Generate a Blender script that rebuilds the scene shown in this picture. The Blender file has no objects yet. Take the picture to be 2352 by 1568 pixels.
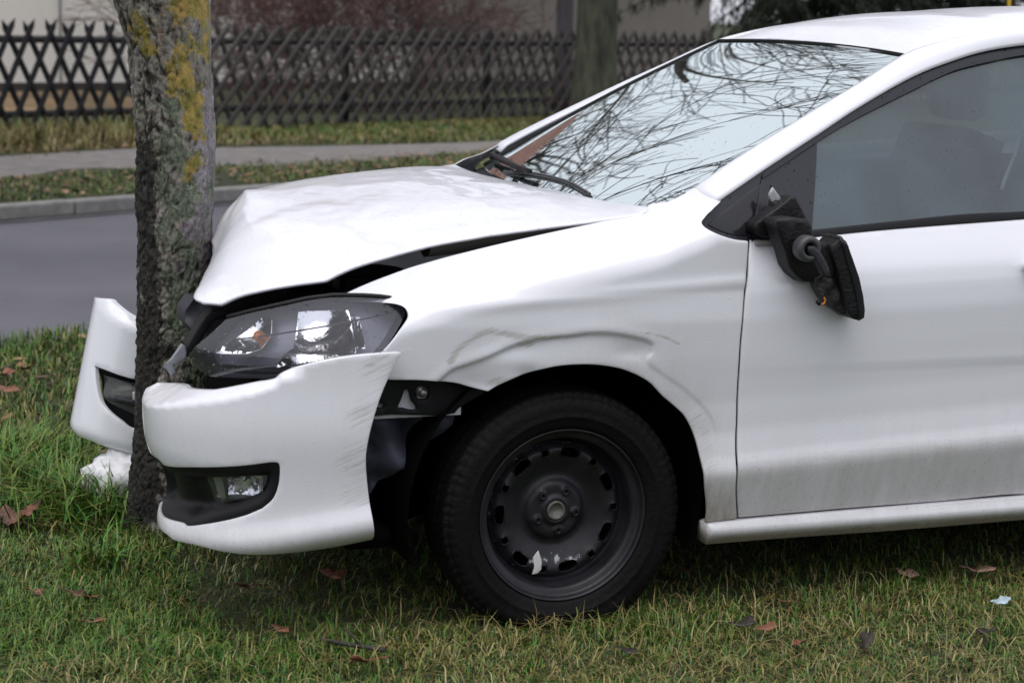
import bpy, bmesh, math, random
import numpy as np
from mathutils import Vector, Matrix, noise
from mathutils.geometry import delaunay_2d_cdt

random.seed(7); rng = np.random.default_rng(7)
SC = bpy.context.scene
COL = SC.collection
R = math.radians

# ------------------------------------------------------------------ camera, sky, sun, exposure
cam_d = bpy.data.cameras.new('camera'); cam = bpy.data.objects.new('camera', cam_d); COL.objects.link(cam)
YAW, PIT, ROL = .368, .170, .030
fwd = Vector((math.sin(YAW)*math.cos(PIT), math.cos(YAW)*math.cos(PIT), -math.sin(PIT)))
rgt = Vector((math.cos(YAW), -math.sin(YAW), 0)); upv = rgt.cross(fwd)
r2 = rgt*math.cos(ROL)+upv*math.sin(ROL); u2 = upv*math.cos(ROL)-rgt*math.sin(ROL)
cam.matrix_world = Matrix(((r2.x, u2.x, -fwd.x, -1.676), (r2.y, u2.y, -fwd.y, -3.987), (r2.z, u2.z, -fwd.z, 1.432), (0, 0, 0, 1)))
cam_d.sensor_width = 36; cam_d.lens = 36*4422.28/2352
cam_d.clip_start = .05; cam_d.clip_end = 3000
cam_d.dof.use_dof = True; cam_d.dof.focus_distance = 4.95; cam_d.dof.aperture_fstop = 5.0
SC.camera = cam
W = bpy.data.worlds.new('World'); SC.world = W; W.use_nodes = True
wn = W.node_tree.nodes; wl = W.node_tree.links
bg = wn['Background']; sky = wn.new('ShaderNodeTexSky'); sky.sky_type = 'NISHITA'; sky.sun_disc = False
SUN_EL, SUN_AZ = 74, 225
sky.sun_elevation = R(SUN_EL); sky.sun_rotation = R(SUN_AZ)
sky.dust_density = 6; sky.air_density = 1.0; sky.ozone_density = 1
hs = wn.new('ShaderNodeHueSaturation'); hs.inputs['Saturation'].default_value = .40
# a closed cloud cover evens the sky out
cl = wn.new('ShaderNodeMix'); cl.data_type = 'RGBA'; cl.inputs[0].default_value = .72; cl.inputs[7].default_value = (4.75, 4.82, 5.3, 1)
wl.new(sky.outputs[0], hs.inputs['Color']); wl.new(hs.outputs[0], cl.inputs[6]); wl.new(cl.outputs[2], bg.inputs['Color']); bg.inputs['Strength'].default_value = .15
sd = bpy.data.lights.new('sun', 'SUN'); sd.energy = 1.2; sd.angle = R(60); sd.color = (1, .992, .98)
sun = bpy.data.objects.new('sun', sd); COL.objects.link(sun)
az, el = R(SUN_AZ), R(SUN_EL)   # azimuth clockwise from +Y
sv = Vector((math.sin(az)*math.cos(el), math.cos(az)*math.cos(el), math.sin(el)))
sun.rotation_euler = sv.to_track_quat('Z', 'Y').to_euler()
SC.view_settings.view_transform = 'Standard'; SC.view_settings.look = 'None'
SC.view_settings.exposure = 0.48; SC.view_settings.gamma = 1.0; SC.view_settings.use_curve_mapping = False
SC.cycles.max_bounces = 8; SC.cycles.transparent_max_bounces = 16; SC.cycles.sample_clamp_indirect = 4
try: SC.cycles.use_denoising = True
except Exception: pass

# ------------------------------------------------------------------ measured shape data (metres)
TR = {
 'FT': [[-0.4942,0.7699],[-0.4728,0.7813],[-0.4258,0.8037],[-0.3778,0.8233],[-0.3052,0.8487],[-0.1803,0.8812],[-0.0264,0.9145],[0.1323,0.9455],[0.2467,0.967],[0.2674,0.9844],[0.3126,0.9944],[0.3463,1.0088],[0.3766,1.0253]],
 'fender': [[[-0.4946,0.7702],[-0.473,0.7814],[-0.4255,0.8036],[-0.3775,0.8231],[-0.3048,0.8485],[-0.1799,0.881],[-0.026,0.9144],[0.1328,0.9453],[0.247,0.9669],[0.2679,0.9843],[0.313,0.9943],[0.3467,1.0087],[0.3773,1.0251]],[[0.3773,1.0251],[0.3974,1.0151],[0.4226,1.0065]],[[0.4159,1.0013],[0.3754,0.9824],[0.3543,0.9664],[0.3443,0.9561],[0.3474,0.9463],[0.3646,0.935],[0.3907,0.925],[0.4195,0.9176],[0.4504,0.9142]],[[0.4512,0.9136],[0.4499,0.8558],[0.4444,0.7824],[0.4399,0.6837],[0.4423,0.5824],[0.4465,0.4805],[0.4448,0.4063],[0.4473,0.331],[0.4678,0.2403]],[[0.4678,0.2403],[0.4369,0.2381],[0.3874,0.2351]],[[0.3874,0.2351],[0.3847,0.2696],[0.3674,0.3362],[0.3556,0.3965],[0.3394,0.4557],[0.3128,0.502],[0.2843,0.5283],[0.2531,0.5529],[0.2102,0.5919],[0.1492,0.6211],[0.0903,0.6347],[0.0333,0.6389],[-0.0227,0.6362],[-0.0777,0.6254],[-0.1225,0.611],[-0.1577,0.5953],[-0.1816,0.5812]],[[-0.1816,0.5812],[-0.2204,0.5913],[-0.2568,0.6022],[-0.2924,0.6075],[-0.3361,0.6119],[-0.4176,0.6142]],[[-0.4176,0.6142],[-0.4479,0.6329],[-0.457,0.6548],[-0.4251,0.6766]],[[-0.4268,0.6749],[-0.4099,0.6948],[-0.3886,0.7231],[-0.3684,0.7483],[-0.3653,0.7579],[-0.3678,0.7695],[-0.3767,0.7756],[-0.3939,0.7782],[-0.4351,0.777],[-0.4979,0.7699]]],
 'scuff': [[-0.2746,0.6528],[-0.2606,0.6776],[-0.2263,0.7019],[-0.1865,0.7191],[-0.1299,0.7099],[-0.0672,0.7023],[-0.0039,0.7026],[0.0704,0.7097],[0.1574,0.7102],[0.2359,0.6973],[0.2822,0.6771]],
 'flare': [[-0.2686,0.6326],[-0.1988,0.656],[-0.1286,0.6847],[-0.0669,0.6983],[-0.0039,0.7036],[0.0704,0.7087],[0.1471,0.7002],[0.2151,0.6773],[0.2064,0.6359],[0.2485,0.6042],[0.3012,0.5695],[0.3499,0.5298],[0.3851,0.4865],[0.4013,0.4306],[0.4055,0.368],[0.4183,0.2983]],
 'door_gap': [[0.4834,0.9117],[0.4666,0.8533],[0.4526,0.7822],[0.4481,0.6834],[0.4506,0.582],[0.4549,0.4801],[0.4531,0.4059],[0.4558,0.3305],[0.4765,0.2419]],
 'door_bot': [[0.4765,0.2419],[0.6409,0.2437],[0.8167,0.2449],[1.0591,0.2447],[1.2997,0.2465]],
 'belt': [[0.484,0.9078],[0.6525,0.9196],[0.8166,0.9318],[0.998,0.9423],[1.2562,0.9557]],
 'crease': [[0.4546,0.3793],[0.6174,0.3854],[0.8487,0.3959],[1.263,0.4112]],
 'sill_top': [[0.3883,0.2306],[0.4692,0.2335],[0.7007,0.2364],[0.9992,0.2386],[1.3013,0.2405]],
 'sill_bot': [[0.3946,0.1776],[0.5959,0.1786],[0.8917,0.1755],[1.3175,0.1772]],
 'frame_outer': [[0.4161,1.0001],[0.5424,1.0676],[0.711,1.1534],[0.8311,1.2148],[1.0084,1.2941],[1.1347,1.3355],[1.2358,1.3612],[1.3618,1.3799]],
 'frame_inner': [[0.5419,1.0529],[0.7103,1.1399],[0.8262,1.1935],[1.001,1.263],[1.1288,1.3118],[1.2292,1.3353],[1.3559,1.3577]],
 'quarter': [[[0.357,0.9531],[0.3705,0.9666],[0.4161,1.0001],[0.5424,1.0676]],[[0.5404,1.0661],[0.5125,0.9952],[0.4942,0.9517],[0.476,0.9097]],[[0.4751,0.9093],[0.4429,0.9126],[0.4149,0.9201],[0.3874,0.9302],[0.3644,0.9423],[0.357,0.9531]]],
 'quarter_in': [[[0.3771,0.9486],[0.4249,0.9777],[0.4861,1.0135],[0.5309,1.039]],[[0.5303,1.0382],[0.505,0.977],[0.4856,0.9265]],[[0.4842,0.9257],[0.4535,0.9239],[0.4209,0.9301],[0.3933,0.9401],[0.3771,0.9486]]],
 'sail': [[[0.5449,1.0628],[0.5834,1.0812],[0.7103,1.1459]],[[0.7103,1.1459],[0.6843,1.0423],[0.6523,0.9229]],[[0.6521,0.9218],[0.5531,0.9149],[0.4847,0.9114]],[[0.4847,0.9114],[0.5027,0.9516],[0.5216,0.9988],[0.5449,1.0628]]],
 'sail_hole': [[0.562,1.0389],[0.5699,1.0187],[0.5863,0.9911],[0.5184,0.9569],[0.5417,0.9804]],
 'glass_bot': [[0.657,0.9312],[0.8642,0.9477],[1.0941,0.9646],[1.2594,0.9698]],
 'glass_left': [[0.71,1.1429],[0.6843,1.0423],[0.6543,0.9283]],
 'pil_in': [[0.394,0.185,1.0223],[0.5406,0.215,1.1032],[0.7311,0.25,1.1975],[0.8804,0.28,1.2688],[1.0444,0.31,1.3534],[1.1525,0.315,1.383],[1.2717,0.315,1.4052],[1.3943,0.315,1.4212]],
 'pil_out': [[0.4165,0.0964,1.0023],[0.5428,0.1254,1.0698],[0.7115,0.1636,1.1557],[0.8316,0.1922,1.2171],[1.009,0.2288,1.2965],[1.1353,0.2473,1.3379],[1.2364,0.2584,1.3637],[1.3624,0.2655,1.3823]],
 'crown': [[0.9348,1.0,1.3966],[1.0107,1.0,1.4166],[1.1394,1.0,1.438],[1.3235,1.0,1.459],[1.5125,1.0,1.4711],[1.6782,1.0,1.4795],[1.8772,1.0,1.4861]],
 'header': [[1.0374,1.37,1.3596],[1.0506,1.27,1.369],[1.0663,1.05,1.3727],[1.0704,0.87,1.3682],[1.059,0.59,1.3607],[1.0431,0.31,1.3521]],
 'ws_bot': [[0.293,0.2,0.9832],[0.3252,0.32,0.9669],[0.3041,0.5,0.957],[0.2921,0.75,0.9593],[0.2988,0.95,0.9612],[0.3001,1.15,0.9658],[0.3173,1.42,0.9682]],
 'ws_far': [[0.343,1.49,0.9681],[0.3968,1.47,1.0102],[0.5649,1.45,1.1114],[0.7496,1.43,1.2091],[0.9129,1.41,1.2911],[0.9258,1.39,1.3032],[1.0374,1.37,1.3605]],
 'pilfar_out': [[0.3436,1.5,0.9884],[0.3978,1.48,1.0216],[0.5685,1.46,1.1252],[0.7535,1.44,1.2232],[0.9171,1.42,1.3026],[0.9301,1.4,1.3141],[1.0422,1.38,1.3652]],
 'hood': [[[-0.7664,0.36,0.7513],[-0.7351,0.31,0.7531],[-0.6979,0.29,0.7734],[-0.6533,0.27,0.7875],[-0.5828,0.255,0.8017],[-0.5055,0.245,0.8112],[-0.4719,0.24,0.8294],[-0.4382,0.235,0.8442],[-0.3637,0.23,0.8657],[-0.2885,0.225,0.8848],[-0.162,0.215,0.9091],[-0.0047,0.21,0.9276],[0.1538,0.2,0.9472],[0.2675,0.195,0.9634],[0.2961,0.2,0.9775]],[[-0.7748,0.42,0.7515],[-0.7103,0.39,0.7863],[-0.6297,0.37,0.8198],[-0.5512,0.36,0.8397],[-0.4722,0.35,0.8571],[-0.3823,0.34,0.882],[-0.2283,0.33,0.9114],[-0.0169,0.32,0.9418],[0.2007,0.31,0.9631],[0.2902,0.32,0.9702]],[[-0.7422,0.52,0.7659],[-0.6716,0.52,0.8259],[-0.5814,0.53,0.8772],[-0.5055,0.54,0.8983],[-0.3777,0.54,0.9203],[-0.1593,0.54,0.9488],[0.0623,0.53,0.9706],[0.228,0.51,0.9743],[0.2828,0.5,0.9641]],[[-0.6848,0.7,0.7788],[-0.638,0.72,0.8446],[-0.5752,0.76,0.9034],[-0.4774,0.78,0.9301],[-0.3097,0.78,0.948],[-0.0833,0.77,0.9698],[0.1499,0.76,0.9764],[0.2985,0.75,0.9586]],[[-0.6217,0.92,0.7978],[-0.5763,0.95,0.8743],[-0.5246,0.98,0.9423],[-0.4513,1.0,0.9467],[-0.298,1.03,0.9631],[-0.1128,1.05,0.9792],[0.0715,1.05,0.9806],[0.2611,1.05,0.9593]],[[-0.5931,1.08,0.8059],[-0.5501,1.12,0.8725],[-0.498,1.14,0.919],[-0.4023,1.2,0.936],[-0.207,1.25,0.9616],[0.0282,1.3,0.9799],[0.1646,1.32,0.9781],[0.2369,1.3,0.9611]],[[-0.5282,1.3,0.7904],[-0.4621,1.38,0.8225],[-0.3789,1.42,0.8601],[-0.246,1.45,0.8932],[-0.0803,1.47,0.9279],[0.0865,1.48,0.9518],[0.2266,1.48,0.9733]]],
 'BP': [[-0.36,0.004],[-0.45,0.004],[-0.55,0.018],[-0.66,0.05],[-0.755,0.1],[-0.825,0.17],[-0.869,0.25],[-0.887,0.34],[-0.882,0.44],[-0.852,0.56],[-0.8,0.7],[-0.75,0.84]],
 'b_right': [[0.0403,0.6808],[0.0645,0.636],[0.0889,0.5794],[0.1093,0.5117],[0.1174,0.4614],[0.1169,0.4266],[0.1112,0.3767],[0.1033,0.3205],[0.0922,0.2528]],
 'b_bot': [[0.0922,0.2528],[0.151,0.2432],[0.209,0.2353],[0.2665,0.2302],[0.3439,0.2267],[0.4249,0.2251],[0.5183,0.2221],[0.5843,0.2179],[0.625,0.2157]],
 'b_top': [[0.0403,0.6808],[0.0943,0.679],[0.1474,0.6749],[0.1996,0.6665],[0.2513,0.6537],[0.3067,0.6311],[0.3206,0.6182],[0.3733,0.6051],[0.4291,0.592],[0.4906,0.5782],[0.5637,0.5619],[0.5841,0.5666],[0.5969,0.5828],[0.6037,0.6072]],
 'b_crease': [[0.3066,0.6258],[0.3135,0.6113],[0.3554,0.5946],[0.4291,0.5735],[0.5132,0.5548],[0.6003,0.5358],[0.6811,0.5228],[0.7519,0.5146]],
 'b_ins_top': [[0.6336,0.3907],[0.5058,0.4101],[0.3846,0.4288],[0.3244,0.4399]],
 'b_ins_right': [[0.3244,0.4399],[0.3061,0.4386],[0.302,0.4211],[0.3056,0.3844],[0.3178,0.3523],[0.3428,0.3284]],
 'b_ins_bot': [[0.3428,0.3284],[0.3838,0.3089],[0.4469,0.2866],[0.5184,0.2656],[0.576,0.2524],[0.5966,0.2551]],
 'b_fog': [[0.4995,0.3813],[0.4326,0.392],[0.3412,0.4026],[0.3358,0.4018],[0.3393,0.3822],[0.3555,0.3589],[0.3967,0.3419],[0.4811,0.3282],[0.4925,0.356]],
 'b_lip': [[0.6297,0.2082],[0.526,0.2192],[0.4359,0.2307],[0.34,0.2433],[0.249,0.2609],[0.1583,0.277],[0.0956,0.2879]],
 'HP': [[-0.335,0.045],[-0.45,0.06],[-0.55,0.085],[-0.65,0.13],[-0.73,0.19],[-0.79,0.27],[-0.815,0.35],[-0.82,0.45]],
 'lens': [[0.5896,0.6277],[0.5788,0.6146],[0.5363,0.6022],[0.5062,0.5955],[0.4526,0.5995],[0.3907,0.6036],[0.3343,0.6063],[0.2763,0.6039],[0.1915,0.6189],[0.1282,0.6444],[0.0894,0.6731],[0.0578,0.7124],[0.0333,0.7499],[0.0347,0.7643],[0.0465,0.7777],[0.07,0.7837],[0.1236,0.7874],[0.2009,0.7873],[0.2641,0.7795],[0.3357,0.7637],[0.4114,0.7459],[0.4801,0.7265],[0.5196,0.686],[0.5555,0.6546]],
 'refl_a': [[0.4752,0.6588],[0.4359,0.6957],[0.4032,0.7239],[0.3725,0.7227],[0.3685,0.6942],[0.3835,0.6715],[0.4108,0.6619]],
 'refl_b': [[0.3162,0.6399],[0.3092,0.6619],[0.2913,0.6735],[0.292,0.7416],[0.1723,0.7503],[0.1605,0.6732],[0.1921,0.6621],[0.245,0.6501]],
 'refl_c': [[0.1686,0.7431],[0.1387,0.7415],[0.1288,0.6805],[0.1606,0.6768]],
 'bulb': [[0.3913,0.6943]],
 'FP': [[-0.64,1.275],[-0.76,1.275],[-0.84,1.3],[-0.89,1.35],[-0.918,1.42],[-0.9,1.5],[-0.83,1.58],[-0.7,1.64],[-0.55,1.66]],
 'f_top': [[0.384,0.5984],[0.2954,0.6029],[0.2789,0.5924],[0.2442,0.5783],[0.2095,0.5669],[0.1709,0.5553]],
 'f_bot': [[0.3413,0.2345],[0.321,0.2202],[0.2521,0.2115],[0.1894,0.1994],[0.1202,0.183]],
 'f_left': [[0.384,0.5984],[0.384,0.5362],[0.384,0.4636],[0.384,0.3907],[0.384,0.3173],[0.3525,0.2614],[0.3413,0.2345]],
 'f_ins_top': [[0.2878,0.4228],[0.2356,0.4149],[0.1906,0.4039],[0.1474,0.3967]],
 'f_ins_bot': [[0.2878,0.4228],[0.2726,0.3835],[0.2539,0.3464],[0.2346,0.32],[0.2017,0.2958],[0.1652,0.2739],[0.1249,0.2523]],
 'f_lip': [[0.3433,0.2468],[0.2601,0.2429],[0.1955,0.2297],[0.1221,0.2108]],
 'leaves_a': [[-1.1144,1.2084],[-1.0732,1.189],[-0.9417,1.3135],[-1.1277,0.5588],[-1.0491,0.4971],[-1.0093,0.4662],[-1.0361,0.2779],[-0.6369,0.1171],[-0.414,0.4806],[-0.6337,0.4498],[-0.5139,-0.1575]],
 'leaves_b': [[0.4759,0.2934],[1.0091,0.1077],[1.215,0.1024],[0.5827,-0.0136],[0.4455,-0.184],[0.467,-0.304],[0.6084,-0.3602],[0.4048,-0.1389],[0.9351,-0.3557],[1.0819,-0.1979],[-0.0526,-0.0432],[0.0577,-0.2497]],
 'leaves_c': [[-0.9002,3.3007],[-0.9239,3.0142],[-0.8043,3.3678],[-0.9013,2.8137],[-1.1286,0.5202],[-0.9587,0.4908]],
 'twig': [[-0.5703,0.0188],[-0.5285,-0.0297],[-0.4962,-0.0571],[-0.4528,-0.0964]],
 'bag': [[-0.8166,1.7514],[-0.819,1.6071],[-0.7913,1.4843],[-0.7414,1.5175],[-0.684,1.7185]],
 'tufts': [[-1.0566,1.6433],[-0.9967,1.5239],[-0.9454,1.3606],[-0.8942,1.2989],[-0.9319,1.8322],[-0.8436,1.2381],[-1.0013,1.7929],[-1.0417,1.8879]],
 'm_foot': [[0.4748,0.02,0.9357],[0.4776,0.02,0.9542],[0.5133,0.02,0.9762],[0.5562,0.02,1.0049],[0.5646,0.02,1.0136],[0.575,0.02,1.0149],[0.5872,0.02,0.9968],[0.605,0.02,0.9674],[0.6165,0.02,0.9526],[0.5928,0.02,0.9462],[0.5279,0.02,0.9549],[0.5247,0.02,0.9338],[0.4984,0.02,0.9275]],
 'm_arm': [[0.4906,-0.045,0.9653],[0.5374,-0.045,0.9674],[0.5777,-0.045,0.9622],[0.5833,-0.045,0.9538],[0.5862,-0.045,0.9353],[0.5901,-0.045,0.9208],[0.6122,-0.045,0.9113],[0.6303,-0.045,0.9084],[0.6431,-0.045,0.8976],[0.6448,-0.045,0.871],[0.6441,-0.045,0.8365],[0.6258,-0.045,0.8395],[0.6024,-0.045,0.8307],[0.5801,-0.045,0.8299],[0.5598,-0.045,0.8449],[0.5438,-0.045,0.8637],[0.5298,-0.045,0.8994],[0.5182,-0.045,0.9206],[0.5034,-0.045,0.9469]],
 'm_ring': [[0.5615,-0.085,0.9071]],
 'm_lever': [[0.5577,-0.095,0.9105],[0.5689,-0.095,0.9103],[0.5845,-0.095,0.897],[0.5992,-0.095,0.8758],[0.6084,-0.095,0.8573],[0.6131,-0.095,0.8441],[0.6026,-0.095,0.8469],[0.586,-0.095,0.8734],[0.5745,-0.095,0.8919],[0.5606,-0.095,0.9026]],
 'm_back': [[0.6009,-0.05,0.8328],[0.623,-0.05,0.839],[0.6428,-0.05,0.8345],[0.6548,-0.05,0.8582],[0.6338,-0.05,0.9036],[0.6513,-0.05,0.9113],[0.672,-0.05,0.8712],[0.6856,-0.05,0.8043],[0.6987,-0.05,0.745],[0.6803,-0.05,0.7468],[0.6613,-0.05,0.7594],[0.6426,-0.05,0.7693],[0.6202,-0.05,0.7898],[0.6115,-0.05,0.8087]],
 'm_frame': [[0.6277,-0.07,0.911],[0.6394,-0.07,0.9139],[0.6423,-0.07,0.916],[0.6548,-0.07,0.9308],[0.6694,-0.07,0.9135],[0.6872,-0.07,0.8735],[0.705,-0.07,0.8334],[0.7186,-0.07,0.7904],[0.7274,-0.07,0.7553],[0.7267,-0.07,0.7393],[0.7164,-0.07,0.7342],[0.6993,-0.07,0.7401],[0.6897,-0.07,0.7484],[0.6789,-0.07,0.7727],[0.6636,-0.07,0.821],[0.6525,-0.07,0.853],[0.6384,-0.07,0.885]],
 'm_rim': [[0.6509,-0.075,0.9315],[0.663,-0.075,0.9208],[0.668,-0.075,0.9128],[0.686,-0.075,0.8742],[0.7044,-0.075,0.8341],[0.7177,-0.075,0.7911],[0.7247,-0.075,0.7562],[0.7237,-0.075,0.7402],[0.7134,-0.075,0.7351],[0.714,-0.075,0.7565],[0.7049,-0.075,0.7915],[0.6899,-0.075,0.8344],[0.6736,-0.075,0.8744],[0.6608,-0.075,0.909]],
 'm_wire': [[0.622,-0.06,0.7886],[0.6255,-0.06,0.7819],[0.623,-0.06,0.774],[0.614,-0.06,0.7729],[0.6079,-0.06,0.7757]],
 'm_patch': [[0.5346,0.055,1.036],[0.5524,0.055,1.0147],[0.5683,0.055,0.9986],[0.5597,0.055,0.9933],[0.5455,0.055,1.0041],[0.5343,0.055,1.0015],[0.5302,0.055,1.0095],[0.5266,0.055,1.0202]],
 'm_bolt': [[0.544,0.05,0.9945]],
 'br_out': [[-0.4488,0.085,0.6134],[-0.4062,0.085,0.6095],[-0.3268,0.085,0.6041],[-0.2579,0.085,0.5947],[-0.2112,0.085,0.5816],[-0.1666,0.085,0.5685],[-0.1988,0.085,0.552],[-0.2332,0.085,0.5334],[-0.2422,0.085,0.5226],[-0.2744,0.085,0.5186],[-0.3479,0.085,0.5243],[-0.3933,0.085,0.5275],[-0.4428,0.085,0.5232]],
 'br_h1': [[-0.365,0.085,0.5803],[-0.356,0.085,0.585],[-0.3491,0.085,0.5797],[-0.3417,0.085,0.5539],[-0.3319,0.085,0.5446],[-0.3307,0.085,0.5299],[-0.3526,0.085,0.5309],[-0.3617,0.085,0.5345],[-0.3776,0.085,0.5361],[-0.3796,0.085,0.5424],[-0.3714,0.085,0.5619]],
 'br_h2': [[-0.3388,0.085,0.5792],[-0.332,0.085,0.5822],[-0.3035,0.085,0.5806],[-0.3006,0.085,0.5743],[-0.3052,0.085,0.5556],[-0.3166,0.085,0.5534],[-0.3314,0.085,0.5552],[-0.3363,0.085,0.5669]],
 'br_h3': [[-0.431,0.085,0.5579],[-0.4243,0.085,0.5587],[-0.4164,0.085,0.5539],[-0.4073,0.085,0.5513],[-0.4067,0.085,0.5425],[-0.4082,0.085,0.5381],[-0.4318,0.085,0.5392]],
 'br_nut': [[-0.3247,0.07,0.5756]],
 'liner': [[-0.4193,0.17,0.5044],[-0.3664,0.17,0.5019],[-0.3153,0.17,0.4972],[-0.2498,0.17,0.4963],[-0.2122,0.17,0.5037],[-0.2052,0.17,0.5079],[-0.221,0.17,0.479],[-0.2489,0.17,0.4598],[-0.2903,0.17,0.4231],[-0.2974,0.17,0.4258],[-0.309,0.17,0.4218],[-0.3273,0.17,0.4034],[-0.3317,0.17,0.3934],[-0.3637,0.17,0.3656],[-0.3865,0.17,0.3442],[-0.4068,0.17,0.3203],[-0.4183,0.17,0.3165],[-0.421,0.17,0.4052]],
 'tab': [[-0.8454,0.42,0.5883],[-0.8245,0.42,0.6072],[-0.8006,0.42,0.6412],[-0.7961,0.42,0.6365],[-0.791,0.42,0.612],[-0.8126,0.42,0.5977],[-0.8245,0.42,0.5951],[-0.8171,0.42,0.5751],[-0.8275,0.42,0.5709],[-0.8365,0.42,0.5865]],
 'lampseal': [[-0.7946,0.42,0.6122],[-0.7826,0.42,0.6421],[-0.7587,0.42,0.6837],[-0.7437,0.42,0.7044],[-0.7256,0.42,0.7175],[-0.7008,0.42,0.7198],[-0.7007,0.42,0.7032],[-0.7255,0.42,0.6978],[-0.7436,0.42,0.6771],[-0.7676,0.42,0.6355],[-0.7856,0.42,0.6118]],
 'frontplastic': [[-0.7487,0.55,0.7273],[-0.7317,0.55,0.7222],[-0.6721,0.55,0.7144],[-0.672,0.55,0.6941],[-0.7007,0.55,0.6965],[-0.7193,0.55,0.6861],[-0.7378,0.55,0.6524],[-0.7532,0.55,0.6529],[-0.7641,0.55,0.6719],[-0.761,0.55,0.6935]],
 'path_near': [[-0.0748,11.1369],[1.0927,11.944],[1.7622,12.0235],[2.5619,12.0616],[3.0121,12.2835],[3.8289,12.9537],[4.6538,13.5895],[5.8562,14.7836],[7.2168,16.1863]],
 'path_far': [[0.1453,13.1886],[1.474,14.1345],[2.2995,14.3315],[3.1989,14.4831],[4.6554,14.7863],[5.7027,15.2778],[6.6044,16.002],[7.5494,16.9457]],
 'trunk2': [[7.5733,17.6,1.5875],[7.6211,17.6,0.394]],
 'pole_yellow': [15.1513,20.0,1.7673],
 'ever': [14.1055,23.0,1.6835]}

def table(pts, lo, hi, n=600, smooth=9):
    """piecewise linear curve with rounded corners, as a lookup"""
    xs = np.linspace(lo, hi, n)
    a = np.array(pts, float)
    ys = np.interp(xs, a[:, 0], a[:, 1])
    k = np.hanning(smooth + 2)[1:-1]; k /= k.sum()
    pad = smooth // 2
    yp = np.concatenate([np.full(pad, ys[0]), ys, np.full(pad, ys[-1])])
    return xs, np.convolve(yp, k, 'valid')[:n]
PROF = table([(.05,.075),(.16,.050),(.22,.036),(.27,.022),(.345,.002),(.362,.0),(.40,.010),(.455,.019),(.53,.019),(.64,.009),(.73,.004),(.785,.008),(.83,.016),(.87,.034),(.92,.060),(.97,.082),(1.1,.140),(1.5,.340)], .05, 1.5, 900, 19)
PLAN = table([(-1.2,.62),(-.92,.36),(-.85,.26),(-.75,.17),(-.6,.085),(-.45,.042),(-.3,.02),(-.1,.006),(.1,0),(4,0)], -1.2, 4, 1500, 41)
SLOPE = .035
def y_side(X, Z):
    """how far in from the widest point the body side stands at a place"""
    Zs = np.asarray(Z) - SLOPE*np.maximum(np.asarray(X)-.47, 0)
    return np.interp(Zs, *PROF) + np.interp(X, *PLAN)

FT = np.array(TR['FT'])
_x = np.linspace(FT[0, 0], FT[-1, 0], 300); _z = np.interp(_x, FT[:, 0], FT[:, 1]); _k = np.hanning(43)[1:-1]; _k /= _k.sum()
_d = np.concatenate([2*_z[0]-_z[20:0:-1], _z, 2*_z[-1]-_z[-2:-22:-1]]); FT = np.stack([_x, np.convolve(_d, _k, 'valid')], 1)

def y_fender(X, Z):
    X = np.asarray(X, float); Z = np.asarray(Z, float)
    zt = np.interp(X, FT[:, 0], FT[:, 1]); t = np.clip((Z-(zt-.12))/.12, 0, 1.2)
    return np.interp(np.minimum(Z, .80), *PROF) + np.interp(X, *PLAN) + .141*t**2.3

# ------------------------------------------------------------------ helpers
def base_of(parent):
    b = Vector((0, 0, 0)); p = parent
    while p is not None: b += p.location; p = p.parent
    return b

def mesh_obj(name, verts, faces, mat=None, parent=None, smooth=True, recalc=False, attrs=None, loc=None):
    """link ONE mesh object; verts are world coordinates"""
    b = base_of(parent) + (Vector(loc) if loc is not None else Vector((0, 0, 0)))
    v = np.asarray(verts, float) - np.array(b)
    me = bpy.data.meshes.new(name)
    me.from_pydata(v.tolist(), [], [list(map(int, f)) for f in faces])
    if recalc:
        bm = bmesh.new(); bm.from_mesh(me); bmesh.ops.recalc_face_normals(bm, faces=bm.faces); bm.to_mesh(me); bm.free()
    if smooth: me.polygons.foreach_set('use_smooth', np.ones(len(me.polygons), bool))
    if attrs:
        for k, a in attrs.items():
            at = me.attributes.new(k, 'FLOAT', 'POINT'); at.data.foreach_set('value', np.asarray(a, np.float32))
    if mat is not None: me.materials.append(mat)
    o = bpy.data.objects.new(name, me); COL.objects.link(o)
    if parent is not None: o.parent = parent
    if loc is not None: o.location = Vector(loc)
    return o

def fast_mesh(name, verts, tris, mat, parent=None, col=None, loops=3):
    me = bpy.data.meshes.new(name); n = len(verts); m = len(tris)
    me.vertices.add(n); me.vertices.foreach_set('co', (np.asarray(verts)-np.array(base_of(parent))).astype(np.float32).ravel())
    me.loops.add(m*loops); me.loops.foreach_set('vertex_index', np.asarray(tris, np.int32).ravel())
    me.polygons.add(m); me.polygons.foreach_set('loop_start', np.arange(0, m*loops, loops, dtype=np.int32))
    me.polygons.foreach_set('use_smooth', np.ones(m, bool))
    me.update(calc_edges=True)
    if col is not None:
        at = me.attributes.new('tint', 'FLOAT_COLOR', 'POINT')
        c = np.ones((n, 4), np.float32); c[:, :3] = col; at.data.foreach_set('color', c.ravel())
    me.materials.append(mat)
    o = bpy.data.objects.new(name, me); COL.objects.link(o)
    if parent is not None: o.parent = parent
    return o

def thing(name, label, cat, loc=(0, 0, 0), group=None):
    o = bpy.data.objects.new(name, None); COL.objects.link(o); o.location = loc
    o.empty_display_size = .2
    return tag(o, label, cat, group)

def tag(o, label=None, cat=None, group=None, kind=None):
    if label: o['label'] = label
    if cat: o['category'] = cat
    if group: o['group'] = group
    if kind: o['kind'] = kind
    return o

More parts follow.
